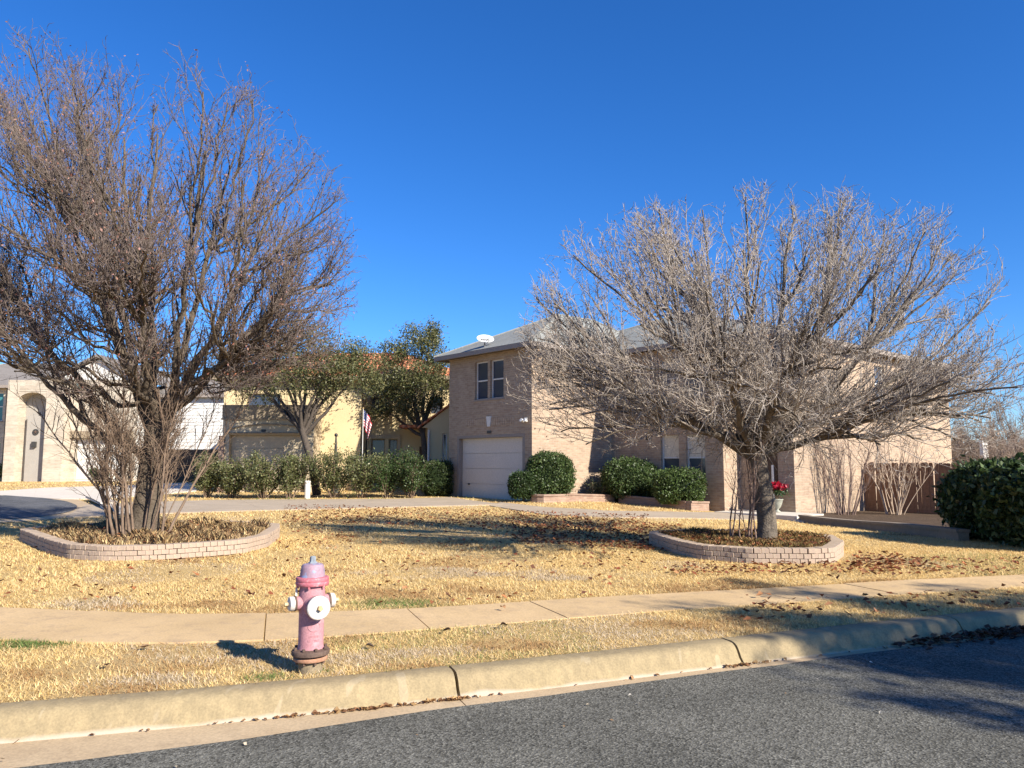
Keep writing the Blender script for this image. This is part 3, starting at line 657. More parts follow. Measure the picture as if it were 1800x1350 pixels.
# ------------------------------------------------------------------ brick planters
bk = MB(); bw, bd, bh = 0.0522, 0.095, 0.0352; e = 0.006
bmv = bmesh.new(); bmesh.ops.create_cube(bmv, size=1)
for vv in bmv.verts: vv.co = Vector((vv.co.x * bw * 2, vv.co.y * bd * 2, vv.co.z * bh * 2))
bmesh.ops.bevel(bmv, geom=bmv.edges[:], offset=e, segments=1, affect='EDGES')
BRICK = bpy.data.meshes.new('brick'); bmv.to_mesh(BRICK); BRICK.materials.append(MATS['planter_brick']); bmv.free()
def planter(label, loop, courses, fill_label, seed, crack=None):
    global rng; rng = np.random.default_rng(seed)
    loop = np.array(loop, float); c = loop.mean(0)
    P = np.r_[loop, loop[:1]]
    # closed smoothing
    q = resample(P, 240)[:-1]
    for _ in range(5): q = 0.25 * np.roll(q, 1, 0) + 0.5 * q + 0.25 * np.roll(q, -1, 0)
    P = np.r_[q, q[:1]]; per = np.linalg.norm(np.diff(P, axis=0), axis=1).sum(); nb = int(per / 0.107)
    q = resample(P, nb + 1)[:-1]; tg = np.roll(q, -1, 0) - np.roll(q, 1, 0); tg /= np.linalg.norm(tg, axis=1, keepdims=True)
    area = np.sum(q[:, 0] * np.roll(q[:, 1], -1) - np.roll(q[:, 0], -1) * q[:, 1])
    out = np.c_[tg[:, 1], -tg[:, 0]] * (1 if area > 0 else -1)
    z0 = float(T(*c)); root = thing('brick_planter', label, 'planter', (c[0], c[1], z0), 0, 'brick ring planters')
    # mortar core
    inner = q - out * 0.17; outer = q - out * 0.012 * 0 - out * 0.02; n = len(q)
    V = []; h = 0.075 * courses - 0.02
    for rr, zz in ((outer, -0.05), (outer, h), (inner, h), (inner, -0.05)):
        for p in rr: V.append((p[0] - c[0], p[1] - c[1], zz))
    F = [(r_ * n + i, r_ * n + (i + 1) % n, (r_ + 1) * n + (i + 1) % n, (r_ + 1) * n + i) for r_ in range(3) for i in range(n)]
    mk('mortar', V, F, 'mortar_tan', root)
    back = MB(); cnt = 0
    for k in range(courses):
        s = 0.5 * (k % 2)
        for i in range(n):
            p = q[i] * (1 - s) + q[(i + 1) % n] * s; o = out[i] * (1 - s) + out[(i + 1) % n] * s
            view = -(p / np.linalg.norm(p)); vis = (o @ view) > -0.12
            if k == courses - 1 and (o @ view) > -0.45: vis = True
            an = math.atan2(o[1], o[0]) + math.pi / 2
            pos = (p[0] - o[0] * 0.085 - c[0] + rng.normal(0, .003), p[1] - o[1] * 0.085 - c[1] + rng.normal(0, .003), 0.036 + k * 0.0735 + rng.normal(0, 0.0015))
            if vis and cnt < 296:
                ob = mk('brick', None, None, None, root, loc=pos, rz=an + rng.normal(0, 0.02), mesh=BRICK); cnt += 1
                if k == courses - 1: ob.rotation_euler.x = rng.normal(0, 0.015)
            else:
                M = Matrix.Translation(pos) @ Matrix.Rotation(an, 4, 'Z'); n0 = len(back.v)
                back.v += [tuple(M @ v_.co) for v_ in BRICK.vertices]; back.f += [tuple(n0 + j for j in f_.vertices) for f_ in BRICK.polygons]
    if back.v: back.build('back_bricks', 'planter_brick', root)['kind'] = 'stuff'
    # soil
    V = []; F = []; rings = 7
    for r_ in range(rings):
        w = r_ / (rings - 1)
        for p in inner: qx = (p - c) * w; V.append((qx[0], qx[1], h - 0.03 + 0.05 * (1 - w) + (rng.normal(0, 0.008) if r_ else 0)))
    F = [(r_ * n + i, (r_ + 1) * n + i, (r_ + 1) * n + (i + 1) % n, r_ * n + (i + 1) % n) for r_ in range(rings - 1) for i in range(n)]
    mk('soil', V, F, 'planter_soil', root, True)
    return root, [tuple(p) for p in (q + out * 0.02)], inner, z0 + h
LPL = [(-8.95, 14.1), (-8.7, 13.2), (-7.75, 12.3), (-6.85, 11.55), (-5.7, 11.40), (-4.75, 11.75), (-4.25, 12.6), (-4.35, 14.3), (-5.2, 16.0), (-6.8, 16.6), (-8.3, 15.9)]
LPL = [tuple(G(*p)[:2]) for p in [(33, 950), (60, 962), (88, 974), (120, 983), (180, 987), (250, 986), (320, 982), (373, 978), (430, 973), (470, 962), (490, 946)]] + [(-4.7, 15.7), (-6.2, 16.6), (-8.0, 16.2), (-9.1, 15.0)]
lpl, LPOLY, lin, lz = planter('long curved brick planter holding the tall brown tree at left', LPL, 3, '', 41)
RPL = [tuple(G(*p)[:2]) for p in [(1141, 958), (1187, 974), (1229, 984), (1320, 991), (1427, 992), (1467, 990), (1484, 976)]] + [(5.45, 13.3), (4.7, 14.2), (3.4, 14.4), (2.5, 14.0)]
rpl, RPOLY, rin, rz_ = planter('low rounded brick planter holding the wide grey tree at right', RPL, 3, '', 42)
# dry ground cover in the planters
def ground_cover(name, label, inner, z, n, pal, h0, seed):
    global rng; rng = np.random.default_rng(seed)
    inner = np.array(inner); c = inner.mean(0); lo = inner.min(0); hi = inner.max(0)
    x = rng.uniform(lo[0], hi[0], n); y = rng.uniform(lo[1], hi[1], n); k = inpoly(x, y, (c + (inner - c) * 0.99).tolist()); x = x[k]; y = y[k]; n = len(x)
    P = np.c_[x, y, np.full(n, z - 0.03)]; a = rng.uniform(0, 6.28, n); h = h0 * rng.uniform(0.3, 1.3, n) * (0.6 + 0.8 * np.sin(x * 3.1 + y * 2.3) ** 2)
    tip = P + np.c_[np.cos(a) * h * 0.7, np.sin(a) * h * 0.7, h]; w = np.c_[-np.sin(a), np.cos(a), np.zeros(n)] * 0.007
    mid = (P + tip) / 2 + np.c_[np.zeros((n, 2)), h * 0.22]
    V = np.stack([P - w, P + w, mid + w, tip, mid - w], 1).reshape(-1, 3); F = np.arange(5 * n).reshape(-1, 5)
    col = np.asarray(pal)[rng.integers(0, len(pal), n)] * rng.uniform(0.7, 1.2, (n, 1))
    o = fast(name, V, F, 'grass_blade', None, np.repeat(col, 5, 0)); o['kind'] = 'stuff'; tag(o, label, 'ground cover'); return o
ground_cover('dry_ground_cover', 'tangled straw coloured dry growth filling the left planter', lin, lz, 15000, [(0.50, 0.36, 0.18), (0.58, 0.44, 0.24), (0.36, 0.22, 0.11), (0.26, 0.17, 0.10)], 0.10, 51)
ground_cover('dry_ground_cover', 'brown dry growth filling the right planter', rin, rz_, 11000, [(0.30, 0.17, 0.07), (0.24, 0.15, 0.06), (0.40, 0.26, 0.12), (0.18, 0.12, 0.06), (0.24, 0.20, 0.08)], 0.07, 52)

# ------------------------------------------------------------------ the main house
HC = np.array([0.70, 27.0]); HA = math.atan2(0.657, 0.754); HD = np.array([math.cos(HA), math.sin(HA)]); HG = np.array([-math.sin(HA), math.cos(HA)])
def hw(x, y): return HC + x * HD + y * HG
house = thing('brick_house', 'two storey pinkish brick house with grey hip roof and garage', 'house', (HC[0], HC[1], 0), HA)
def wall(parent, name, ox, oy, rz, length, z0, z1, opens, mat, th=0.24):
    """wall frame: x along (to the right seen from outside), y into the wall, z up"""
    xs = sorted({0, length, *[o[0] for o in opens], *[o[1] for o in opens]}); zs = sorted({z0, z1, *[o[2] for o in opens], *[o[3] for o in opens]})
    m_ = MB()
    for i in range(len(xs) - 1):
        run = None
        for j in range(len(zs) - 1):
            cx = (xs[i] + xs[i + 1]) / 2; cz = (zs[j] + zs[j + 1]) / 2
            hole = any(o[0] < cx < o[1] and o[2] < cz < o[3] for o in opens)
            if hole:
                if run is not None: m_.box(xs[i], xs[i + 1], 0, th, run, zs[j]); run = None
            elif run is None: run = zs[j]
        if run is not None: m_.box(xs[i], xs[i + 1], 0, th, run, z1)
    # put into the parent's frame so the brick mapping lines up
    ca, sa = math.cos(rz), math.sin(rz)
    v = [(ox + x * ca - y * sa, oy + x * sa + y * ca, z) for x, y, z in m_.v]
    return mk(name, v, m_.f, mat, parent)
def frame_part(parent, name, ox, oy, rz, m_, mat, smooth=False): return m_.build(name, mat, parent, (ox, oy, 0), rz, smooth)
def window(parent, ox, oy, rz, x0, x1, z0, z1, frame='white_paint', glass='window_glass', rec=0.10, blind=0.0, mull=True, sill=True, fw=0.05):
    m_ = MB().box(x0, x0 + fw, rec, rec + .07, z0, z1).box(x1 - fw, x1, rec, rec + .07, z0, z1).box(x0 + fw, x1 - fw, rec, rec + .07, z1 - fw, z1).box(x0 + fw, x1 - fw, rec, rec + .07, z0, z0 + fw)
    zm = (z0 + z1) / 2
    if mull: m_.box(x0 + fw, x1 - fw, rec - 0.01, rec + .06, zm - 0.025, zm + 0.025)
    w = frame_part(parent, 'window', ox, oy, rz, m_, frame)
    for a_, b_ in (((z0 + fw, zm - 0.025), (zm + 0.025, z1 - fw)) if mull else ((z0 + fw, z1 - fw),)):
        MB().box(x0 + fw, x1 - fw, rec + .03, rec + .042, a_, b_).build('pane', glass, w)
    if blind:
        MB().box(x0 + fw, x1 - fw, rec + .015, rec + .026, z1 - fw - (z1 - z0 - 2 * fw) * blind, z1 - fw).build('blind', 'blinds', w)
    if sill: MB().box(x0 - 0.06, x1 + 0.06, -0.05, rec + .02, z0 - 0.06, z0 - 0.002).build('sill', 'trim_taupe', w)
    return w
EV = 5.68; ZB = -0.7
# garage face (looks to the left), frame origin at its left end
GL = 4.9; ox, oy, rz = 0.0, GL, -math.pi / 2
gd = (0.63, 4.45, ZB, 2.52)
w1 = (1.66, 2.44, 3.95, 5.42); w2 = (2.58, 3.36, 3.95, 5.42)
wall(house, 'wall', ox, oy, rz, GL, ZB, EV, [gd, w1, w2], 'house_brick')
for w_ in (w1, w2): window(house, ox, oy, rz, *w_, frame='white_paint', sill=False)
frame_part(house, 'window_ledge', ox, oy, rz, MB().box(1.62, 3.40, -0.03, 0.10, 3.90, 3.975), 'trim_taupe')
door = frame_part(house, 'garage_door', ox, oy, rz, MB().box(0.63, 4.45, 0.215, 0.23, ZB, 2.52), 'garage_paint')
g0 = 0.20; hh = (2.50 - g0) / 4
for k in range(4):
    s_ = MB().box(0.68, 4.40, 0.175, 0.213, g0 + k * hh + 0.006, g0 + (k + 1) * hh - 0.006)
    s = frame_part(house, 'door_section', 0, 0, 0, s_, 'garage_paint'); s.parent = door
    p_ = MB()
    for j in range(4):
        xa = 0.78 + j * 0.905; p_.box(xa, xa + 0.80, 0.167, 0.176, g0 + k * hh + 0.09, g0 + (k + 1) * hh - 0.09)
h_ = MB().box(1.05, 1.16, 0.15, 0.175, 0.72, 0.78).build('handle', 'dark_metal', door)
frame_part(house, 'door_trim', ox, oy, rz, MB().box(0.55, 0.68, -0.006, 0.16, 0.0, 2.50).box(4.40, 4.53, -0.006, 0.16, 0.0, 2.50).box(0.55, 4.53, -0.010, 0.16, 2.502, 2.60), 'trim_taupe')
for k in range(22):
    x = 1.10 + k * 0.13
    frame_part(house, 'soldier_brick', ox, oy, rz, MB().box(x, x + 0.115, -0.012, 0.05, 2.95, 3.24), 'house_brick')
frame_part(house, 'keystone', ox, oy, rz, MB().prism([(2.46, 2.92), (2.62, 2.92), (2.68, 3.30), (2.40, 3.30)], -0.045, 0.02), 'white_paint')
frame_part(house, 'number_plate', ox, oy, rz, MB().box(2.42, 2.66, -0.02, 0.002, 2.66, 2.76), 'dark_metal')
fl = frame_part(house, 'floodlight', ox, oy, rz, MB().box(4.56, 4.68, -0.04, 0.0, 3.05, 3.17), 'white_paint')
for dx in (-0.09, 0.09):
    mm = MB(); M = Matrix.Translation((4.62 + dx, -0.10, 3.04)) @ Matrix.Rotation(R(65), 4, 'X'); mm.lathe([(0.03, -0.05), (0.045, 0.0), (0.07, 0.10), (0.06, 0.10)], 12, M); mm.build('lamp_head', 'white_paint', fl, smooth=True)
# sunlit face of the garage block
wall(house, 'wall', 0.241, 0, 0, 4.19 - 0.241, ZB, EV, [], 'house_brick')
# shaded wall with the tall ground-floor windows (looks left), from inner corner towards the road
L2 = 4.97; o2 = (4.19, -0.001, -math.pi / 2)
wa = (2.35, 3.15, 0.95, 2.55); wb = (3.45, 4.25, 0.95, 2.55); wc = (2.4, 3.2, 3.9, 5.3); wd = (3.5, 4.3, 3.9, 5.3)
wall(house, 'wall', *o2, L2, ZB, EV, [wa, wb, wc, wd], 'house_brick')
for w_ in (wa, wb): window(house, *o2, *w_, blind=0.5)
for w_ in (wc, wd): window(house, *o2, *w_, blind=0.3)
wall(house, 'wall', 4.431, -4.97, 0, 0.80, ZB, EV, [], 'house_brick')
o3 = (5.22, -4.971, -math.pi / 2); dr = (0.45, 1.40, ZB, 2.15)
wall(house, 'wall', *o3, 1.979, ZB, EV, [dr], 'house_brick')
ed = frame_part(house, 'entry_door', *o3, MB().box(0.45, 1.40, 0.12, 0.17, ZB, 2.15), 'dark_wood')
MB().box(0.45, 0.50, 0.05, 0.118, -0.2, 2.15).box(1.35, 1.40, 0.05, 0.118, -0.2, 2.15).box(0.50, 1.35, 0.05, 0.118, 2.09, 2.15).build('frame', 'dark_wood', ed)
MB().lathe([(0.03, -0.03), (0.035, 0.0), (0.02, 0.03)], 10, Matrix.Translation((1.27, 0.09, 0.95))).build('knob', 'brass', ed)
wr = (6.0, 6.9, 3.9, 5.3); wr2 = (10.0, 11.0, 3.9, 5.3); LW = 13.6
wall(house, 'wall', 5.461, -6.95, 0, LW - 0.24, ZB, EV, [wr, wr2], 'house_brick')
for w_ in (wr, wr2): window(house, 5.461, -6.95, 0, *w_)
wall(house, 'wall', 18.82, -6.71, math.pi / 2, 12.6, ZB, EV, [], 'house_brick')
wall(house, 'wall', 0.241, 4.9, 0, 4.0, ZB, EV, [], 'house_brick')
wall(house, 'wall', 4.3, 5.9, 0, 14.5, ZB, EV, [], 'house_brick')
pz0 = float(T(*hw(4.7, -6))) + 0.14
frame_part(house, 'downspout', 0, 0, 0, MB().box(5.13, 5.19, -6.24, -6.18, pz0 - 0.05, 1.5), 'white_paint')
# roofs: hip blocks with fascia, soffit and gutter
def hip(parent, x0, x1, y0, y1, ze, rise, ins0, ins1, mat, ov=0.45, fas='trim_taupe', sof='soffit'):
    x0 -= ov; x1 += ov; y0 -= ov; y1 += ov; ym = (y0 + y1) / 2
    V = [(x0, y0, ze), (x1, y0, ze), (x1, y1, ze), (x0, y1, ze), (x0 + ins0, ym, ze + rise), (x1 - ins1, ym, ze + rise)]
    r = mk('roof', V, [(0, 1, 5, 4), (1, 2, 5), (2, 3, 4, 5), (3, 0, 4)], mat, parent)
    MB().box(x0, x1, y0, y0 + .03, ze - .17, ze - .004).box(x0, x1, y1 - .03, y1, ze - .17, ze - .004).box(x0, x0 + .03, y0 + .03, y1 - .03, ze - .17, ze - .004).box(x1 - .03, x1, y0 + .03, y1 - .03, ze - .17, ze - .004).build('fascia', fas, r)
    MB().box(x0 + .03, x1 - .03, y0 + .03, y1 - .03, ze - .10, ze - .06).build('soffit', sof, r)
    g_ = 0.035
    cap = MB()
    for a_, b_ in ((0, 4), (3, 4), (1, 5), (2, 5), (4, 5)): cap.tube(V[a_], V[b_], 0.05, 0.05, 6)
    cap.build('ridge_cap', mat, r)
    return r
rA = hip(house, 0, 8.0, 0, 4.9, EV + 0.12, 1.85, 4.2, 2.5, 'roof_shingle')
rB = hip(house, 4.19, 18.8, -6.95, 5.9, EV + 0.14, 2.05, 4.5, 4.5, 'roof_shingle')
for (x, y) in ((8.0, -3.5), (11.5, -4.0)):
    zr = EV + 0.14 + 2.05 * (y + 7.4) / 6.9
    MB().tube((x, y, zr - 0.1), (x, y, zr + 0.45), 0.05, 0.05, 10).build('vent_pipe', 'trim_taupe', rB)
# satellite dish on the garage roof
dp = at(852, 590, 28.9); dl = (np.array(dp[:2]) - HC); dlx = float(dl @ HD); dly = float(dl @ HG)
zr = EV + 0.12 + 1.85 * (dlx + 0.45) / 4.2
dish = thing('satellite_dish', 'white oval satellite dish on the garage roof', 'satellite dish', (dp[0], dp[1], zr - 0.02), R(18))
MB().tube((0, 0, -0.02), (0, 0, 0.22), 0.025, 0.025, 8).build('mast', 'trim_taupe', dish)
mm = MB(); M = Matrix.Translation((0, -0.02, 0.27)) @ Matrix.Rotation(R(62), 4, 'X') @ Matrix.Diagonal((1.35, 0.72, 1, 1))
prof_d = [(0.001, -0.0)] + [(0.03 * i, 0.35 * (0.03 * i) ** 2 * 4) for i in range(1, 10)] + [(0.275, 0.11), (0.02, 0.02)]
mm.lathe([(0.001, 0), (0.06, 0.006), (0.12, 0.02), (0.18, 0.045), (0.25, 0.085), (0.255, 0.08), (0.18, 0.035), (0.12, 0.01), (0.05, -0.008), (0.001, -0.01)], 28, M); mm.build('reflector', 'dish_white', dish, smooth=True)
MB().tube((0, 0, 0.05), (0.08, -0.42, 0.22), 0.014, 0.014, 6).build('arm', 'dish_white', dish)
MB().box(0.02, 0.16, -0.48, -0.40, 0.20, 0.34).build('receiver', 'dish_white', dish)
mm = MB()
for j, (a_, b_) in enumerate(((-0.12, -0.075), (-0.06, -0.015), (0.0, 0.035), (0.05, 0.09))): mm.box(a_, b_, -0.07, 0.0, 0.115, 0.12)
mm.v = [tuple(M @ Vector((x, y, z - 0.06))) for x, y, z in mm.v]; mm.build('logo_mark', 'dark_metal', dish)

# ------------------------------------------------------------------ front beds, porch, fence
def low_wall(name, label, pts, h, th, mat, cap=None, cat='wall', group=None, zoff=0.0, tilt=None):
    pts = np.array(pts, float); c = pts[0]; z0 = float(T(*c)); root = thing(name, label, cat, (c[0], c[1], z0), 0, group)
    V = []; n = len(pts); tg = np.gradient(pts, axis=0); tg /= np.linalg.norm(tg, axis=1, keepdims=True); nr = np.c_[-tg[:, 1], tg[:, 0]]
    for s_, hh_ in ((0, -0.15), (0, 1), (1, 1), (1, -0.15)):
        for i in range(n):
            p = pts[i] + nr[i] * th * s_; zz = float(T(*pts[i])) - z0 + (h if hh_ == 1 else hh_) ; V.append((p[0] - c[0], p[1] - c[1], zz))
    F = [(r_ * n + i, r_ * n + i + 1, (r_ + 1) * n + i + 1, (r_ + 1) * n + i) for r_ in range(3) for i in range(n - 1)]
    F += [(0, n, 2 * n, 3 * n), (n - 1, 4 * n - 1, 3 * n - 1, 2 * n - 1)]
    mk('wall_body', V, F, mat, root)
    if cap:
        V = []
        for s_, zt in ((-0.03, h + 0.004), (-0.03, h + 0.06), (th + 0.03, h + 0.06), (th + 0.03, h + 0.004)):
            for i in range(n):
                p = pts[i] + nr[i] * s_; V.append((p[0] - c[0], p[1] - c[1], float(T(*pts[i])) - z0 + zt))
        F = [(r_ * n + i, r_ * n + i + 1, ((r_ + 1) % 4) * n + i + 1, ((r_ + 1) % 4) * n + i) for r_ in range(4) for i in range(n - 1)] + [(0, n, 2 * n, 3 * n), (n - 1, 4 * n - 1, 3 * n - 1, 2 * n - 1)]
        mk('cap_course', V, F, cap, root)
    return root
def hpts(L): return [hw(*q) for q in L]
EDGE = resample(hpts([(-0.5, -0.5), (-0.42, -0.95), (0.2, -1.15), (3.0, -1.15)]), 16)
low_wall('brick_edging', 'low brick bed edging below the sunlit garage wall', EDGE, 0.22, 0.2, 'edging_brick', 'edging_brick', 'edging', 'brick bed edgings')
EDGE2 = resample(hpts([(2.95, -1.38), (2.95, -4.3)]), 10)
low_wall('brick_edging', 'shaded brick bed edging in front of the dark rounded bush', EDGE2, 0.24, 0.2, 'edging_brick', 'edging_brick', 'edging', 'brick bed edgings')
EDGE3 = resample(hpts([(2.95, -4.52), (3.95, -4.52)]), 6)
low_wall('brick_edging', 'short sunlit brick bed edging below the clipped green bush', EDGE3, 0.26, 0.2, 'edging_brick', 'edging_brick', 'edging', 'brick bed edgings')
# mulch beds
def bed(name, poly, dz):
    V = [(p[0], p[1], float(T(*p)) + dz) for p in poly]; struct(mk(name, V, [tuple(range(len(V)))], 'mulch'))
bed('planting_bed', hpts([(-0.3, -0.45), (-0.25, -0.9), (0.2, -1.0), (3.1, -1.0), (4.19, -1.0), (4.19, 0.0), (0, 0.0)]), 0.17)
bed('planting_bed', hpts([(3.1, -1.0), (3.1, -4.4), (4.19, -4.4), (4.19, -1.0)]), 0.17)
# porch slab in front of the entry
pz = float(T(*hw(4.7, -6)))
porch = struct(thing('porch', 'x', 'x', (HC[0], HC[1], 0), HA)); del porch['category'], porch['label']
MB().box(3.55, 5.2, -7.9, -4.99, pz - 0.3, pz + 0.12).build('porch_slab', 'pale_concrete', porch)
MB().box(3.15, 5.6, -8.35, -7.93, pz - 0.3, pz + 0.02).build('porch_step', 'pale_concrete', porch)
# poinsettia in a pale pot
pp_ = hw(4.78, -6.55); pot = thing('potted_plant', 'red poinsettia in a pale tall pot on the porch', 'plant', (pp_[0], pp_[1], pz + 0.12)); pot.scale = (0.8, 0.8, 0.85)
MB().lathe([(0.10, 0), (0.13, 0.01), (0.13, 0.04), (0.06, 0.08), (0.06, 0.12), (0.14, 0.20), (0.20, 0.34), (0.23, 0.46), (0.25, 0.47), (0.25, 0.50), (0.20, 0.50), (0.18, 0.46)], 24).build('pot', 'pot_pale', pot, smooth=True)
rng = np.random.default_rng(77)
mm = MB()
for k in range(14):
    a_ = k * 2.4; rr = 0.05 + 0.02 * k; mm.tube((0, 0, 0.46), (math.cos(a_) * rr, math.sin(a_) * rr, 0.95 + 0.1 * rng.random()), 0.008, 0.005, 5)
mm.build('stems', 'shoot_tan', pot)
cl = np.array([(math.cos(k * 2.4) * (0.06 + 0.022 * k), math.sin(k * 2.4) * (0.06 + 0.022 * k), 0.92 + 0.12 * rng.random()) for k in range(14)])
V, F, col = scatter_leaves(cl, 220, 0.05, 0.17, [(0.36, 0.008, 0.03), (0.28, 0.006, 0.02), (0.42, 0.02, 0.05)], 0.1, 0.5, 0.5); fast('red_bracts', V, F, 'leaf', pot, col, kind='stuff')  # reds lowered so the bracts carry porch shade in their colour
V, F, col = scatter_leaves(cl * [1, 1, 0.8], 150, 0.07, 0.14, [(0.03, 0.06, 0.02), (0.05, 0.09, 0.03)], 0.6, 0.5); fast('leaves', V, F, 'leaf', pot, col, kind='stuff')
# timber-look retaining wall and fence on the right
RWL = smooth_line([G(1405, 918)[:2], G(1500, 929)[:2], G(1600, 941)[:2], G(1685, 952)[:2]], 14, 1)
low_wall('retaining_wall', 'low dark weathered retaining wall below the wooden fence', RWL, 0.16, 0.20, 'wall_timber', 'wall_timber')
BEDR = [tuple(p) for p in RWL] + [tuple(hw(11.5, -12)), tuple(hw(12, -7.0)), tuple(hw(5.6, -7.0))]
def fill_bed(name, A, B, dz):
    A = resample(A, 14); B = resample(B, 14); V = []; F = []
    for i in range(14):
        for r_ in range(6):
            w_ = r_ / 5; q = A[i] * (1 - w_) + B[i] * w_; V.append((q[0], q[1], float(T(*q)) + dz))
    F = [(i * 6 + r_, (i + 1) * 6 + r_, (i + 1) * 6 + r_ + 1, i * 6 + r_ + 1) for i in range(13) for r_ in range(5)]
    struct(mk(name, V, F, 'mulch', smooth=True))
nrm = RWL + np.array([0.12, 0.08])
fill_bed('planting_bed', nrm, [hw(5.7, -7.0), hw(10.0, -7.0), hw(14.5, -9.0), hw(14.5, -12.0)], 0.17)
# fence: from the house wall towards the road
fs = hw(10.05, -7.0); fe = hw(10.05, -13.5); fl_ = np.linalg.norm(fe - fs); fdir = (fe - fs) / fl_; fa = math.atan2(fdir[1], fdir[0])
fence = thing('wooden_fence', 'dark brown wooden picket fence beside the right brick wall', 'fence', (fs[0], fs[1], float(T(*fs))), fa)
rng = np.random.default_rng(5)
PK = MB().prism([(0, 0), (0.135, 0), (0.135, 1.74), (0.11, 1.78), (0.025, 1.78), (0, 1.74)], -0.01, 0.01)
pk = None; x = 0.02; z0 = float(T(*fs))
while x < fl_:
    q = fs + fdir * x; zz = float(T(*q)) - z0
    o = PK.build('picket', 'fence_wood', fence) if pk is None else mk('picket', None, None, None, fence, mesh=pk.data)
    if pk is None: pk = o
    o.location = (x, rng.normal(0, 0.004), max(zz, -0.1) * 0.3 + 0.12 + rng.normal(0, 0.012)); o.rotation_euler = (rng.normal(0, 0.01), rng.normal(0, 0.012), rng.normal(0, 0.03)); x += 0.1375 + abs(rng.normal(0, 0.004))
for zz in (0.45, 1.05, 1.62): MB().box(0, fl_, 0.02, 0.06, zz, zz + 0.09).build('rail', 'fence_wood', fence)
for k in range(4): MB().box(0.1 + k * 2.1, 0.2 + k * 2.1, 0.07, 0.17, -0.3, 1.75).build('post', 'fence_wood', fence)

# ------------------------------------------------------------------ shrubs and evergreen trees
GREEN = [(0.045, 0.075, 0.022), (0.06, 0.095, 0.03), (0.035, 0.06, 0.018), (0.085, 0.115, 0.04)]
OLIVE = [(0.10, 0.112, 0.04), (0.13, 0.14, 0.055), (0.07, 0.085, 0.03), (0.18, 0.175, 0.08)]
def lump(r, seed, sub=3, amp=0.08, sq=1.0):
    bm_ = bmesh.new(); bmesh.ops.create_icosphere(bm_, subdivisions=sub, radius=1); rr = np.random.default_rng(seed); ph = rr.uniform(0, 6, 6)
    for v_ in bm_.verts:
        n_ = v_.co.copy(); k_ = 1 + amp * (math.sin(n_.x * 4 + ph[0]) + math.sin(n_.y * 5 + ph[1]) + math.sin(n_.z * 4 + ph[2])) / 2
        q = Vector([math.copysign(abs(c_) ** sq, c_) for c_ in n_]); v_.co = Vector((q.x * r[0], q.y * r[1], q.z * r[2])) * k_
    V = np.array([v_.co[:] for v_ in bm_.verts]); F = np.array([[v_.index for v_ in f_.verts] for f_ in bm_.faces]); bm_.free(); return V, F
def bush(label, base, r, nleaf, size, pal, seed, sq=1.0, group='clipped bushes by the house', name='clipped_bush'):
    global rng; rng = np.random.default_rng(seed)
    root = thing(name, label, 'bush', base, 0, group)
    V, F = lump(np.array(r) * 0.86, seed, 3, 0.06, sq); V[:, 2] += r[2] * 0.98; V[:, 2] = np.maximum(V[:, 2], 0.02); fast('shade_core', V, F, 'bush_shade_core', root, smooth=True)  # dark core added inside the leaf shell to block light
    W, F = lump(np.array(r) * 0.97, seed, 4, 0.06, sq); W[:, 2] += r[2] * 0.98; W = W[W[:, 2] > 0.03]
    k_ = rng.choice(len(W), 70); c0 = np.array([0, 0, r[2] * 0.98]); spr = np.concatenate([c0 + (W[k_] - c0) * q_ for q_ in (1.03, 1.07, 1.11)])
    V, F, col = scatter_leaves(W, nleaf, r[0] * 0.06, size, pal, -0.4, 0.55); V2, F2, col2 = scatter_leaves(spr, nleaf // 9, size * 0.6, size, [tuple(np.array(q_) * 1.25) for q_ in pal], -0.6, 0.5)
    F = np.concatenate([F, F2 + len(V)]); V = np.concatenate([V, V2]); col = np.concatenate([col, col2]); col = col * (0.8 + 0.45 * (0.5 + 0.5 * np.sin(V[:, :1] * 5.1 + seed) * np.sin(V[:, 2:] * 4.3 + V[:, 1:2] * 3.7))); V[:, 2] = np.maximum(V[:, 2], 0.005); fast('leaves', V, F, 'leaf', root, col, kind='stuff')
    MB().tube((0, 0, -0.1), (0.02, 0, r[2]), 0.04, 0.02, 7).build('stem', 'oak_bark', root)
    return root
def onbed(px, py, dz=0.15): p = G(px, py); return (p[0], p[1], float(T(p[0], p[1])) + dz)
def hb(x, y, dz=0.15): q = hw(x, y); return (q[0], q[1], float(T(*q)) + dz)
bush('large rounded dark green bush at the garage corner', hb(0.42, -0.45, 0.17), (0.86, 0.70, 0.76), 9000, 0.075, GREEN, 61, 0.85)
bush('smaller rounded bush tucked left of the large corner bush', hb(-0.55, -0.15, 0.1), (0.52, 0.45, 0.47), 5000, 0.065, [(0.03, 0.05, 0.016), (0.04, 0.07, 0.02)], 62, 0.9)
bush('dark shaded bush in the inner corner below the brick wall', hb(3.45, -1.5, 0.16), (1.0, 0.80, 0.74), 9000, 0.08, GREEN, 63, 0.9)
bush('clipped boxy green bush under the blinds windows', hb(3.30, -3.75, 0.16), (0.80, 0.72, 0.60), 9000, 0.075, [(0.06, 0.095, 0.025), (0.08, 0.12, 0.035), (0.05, 0.08, 0.02)], 64, 0.7)
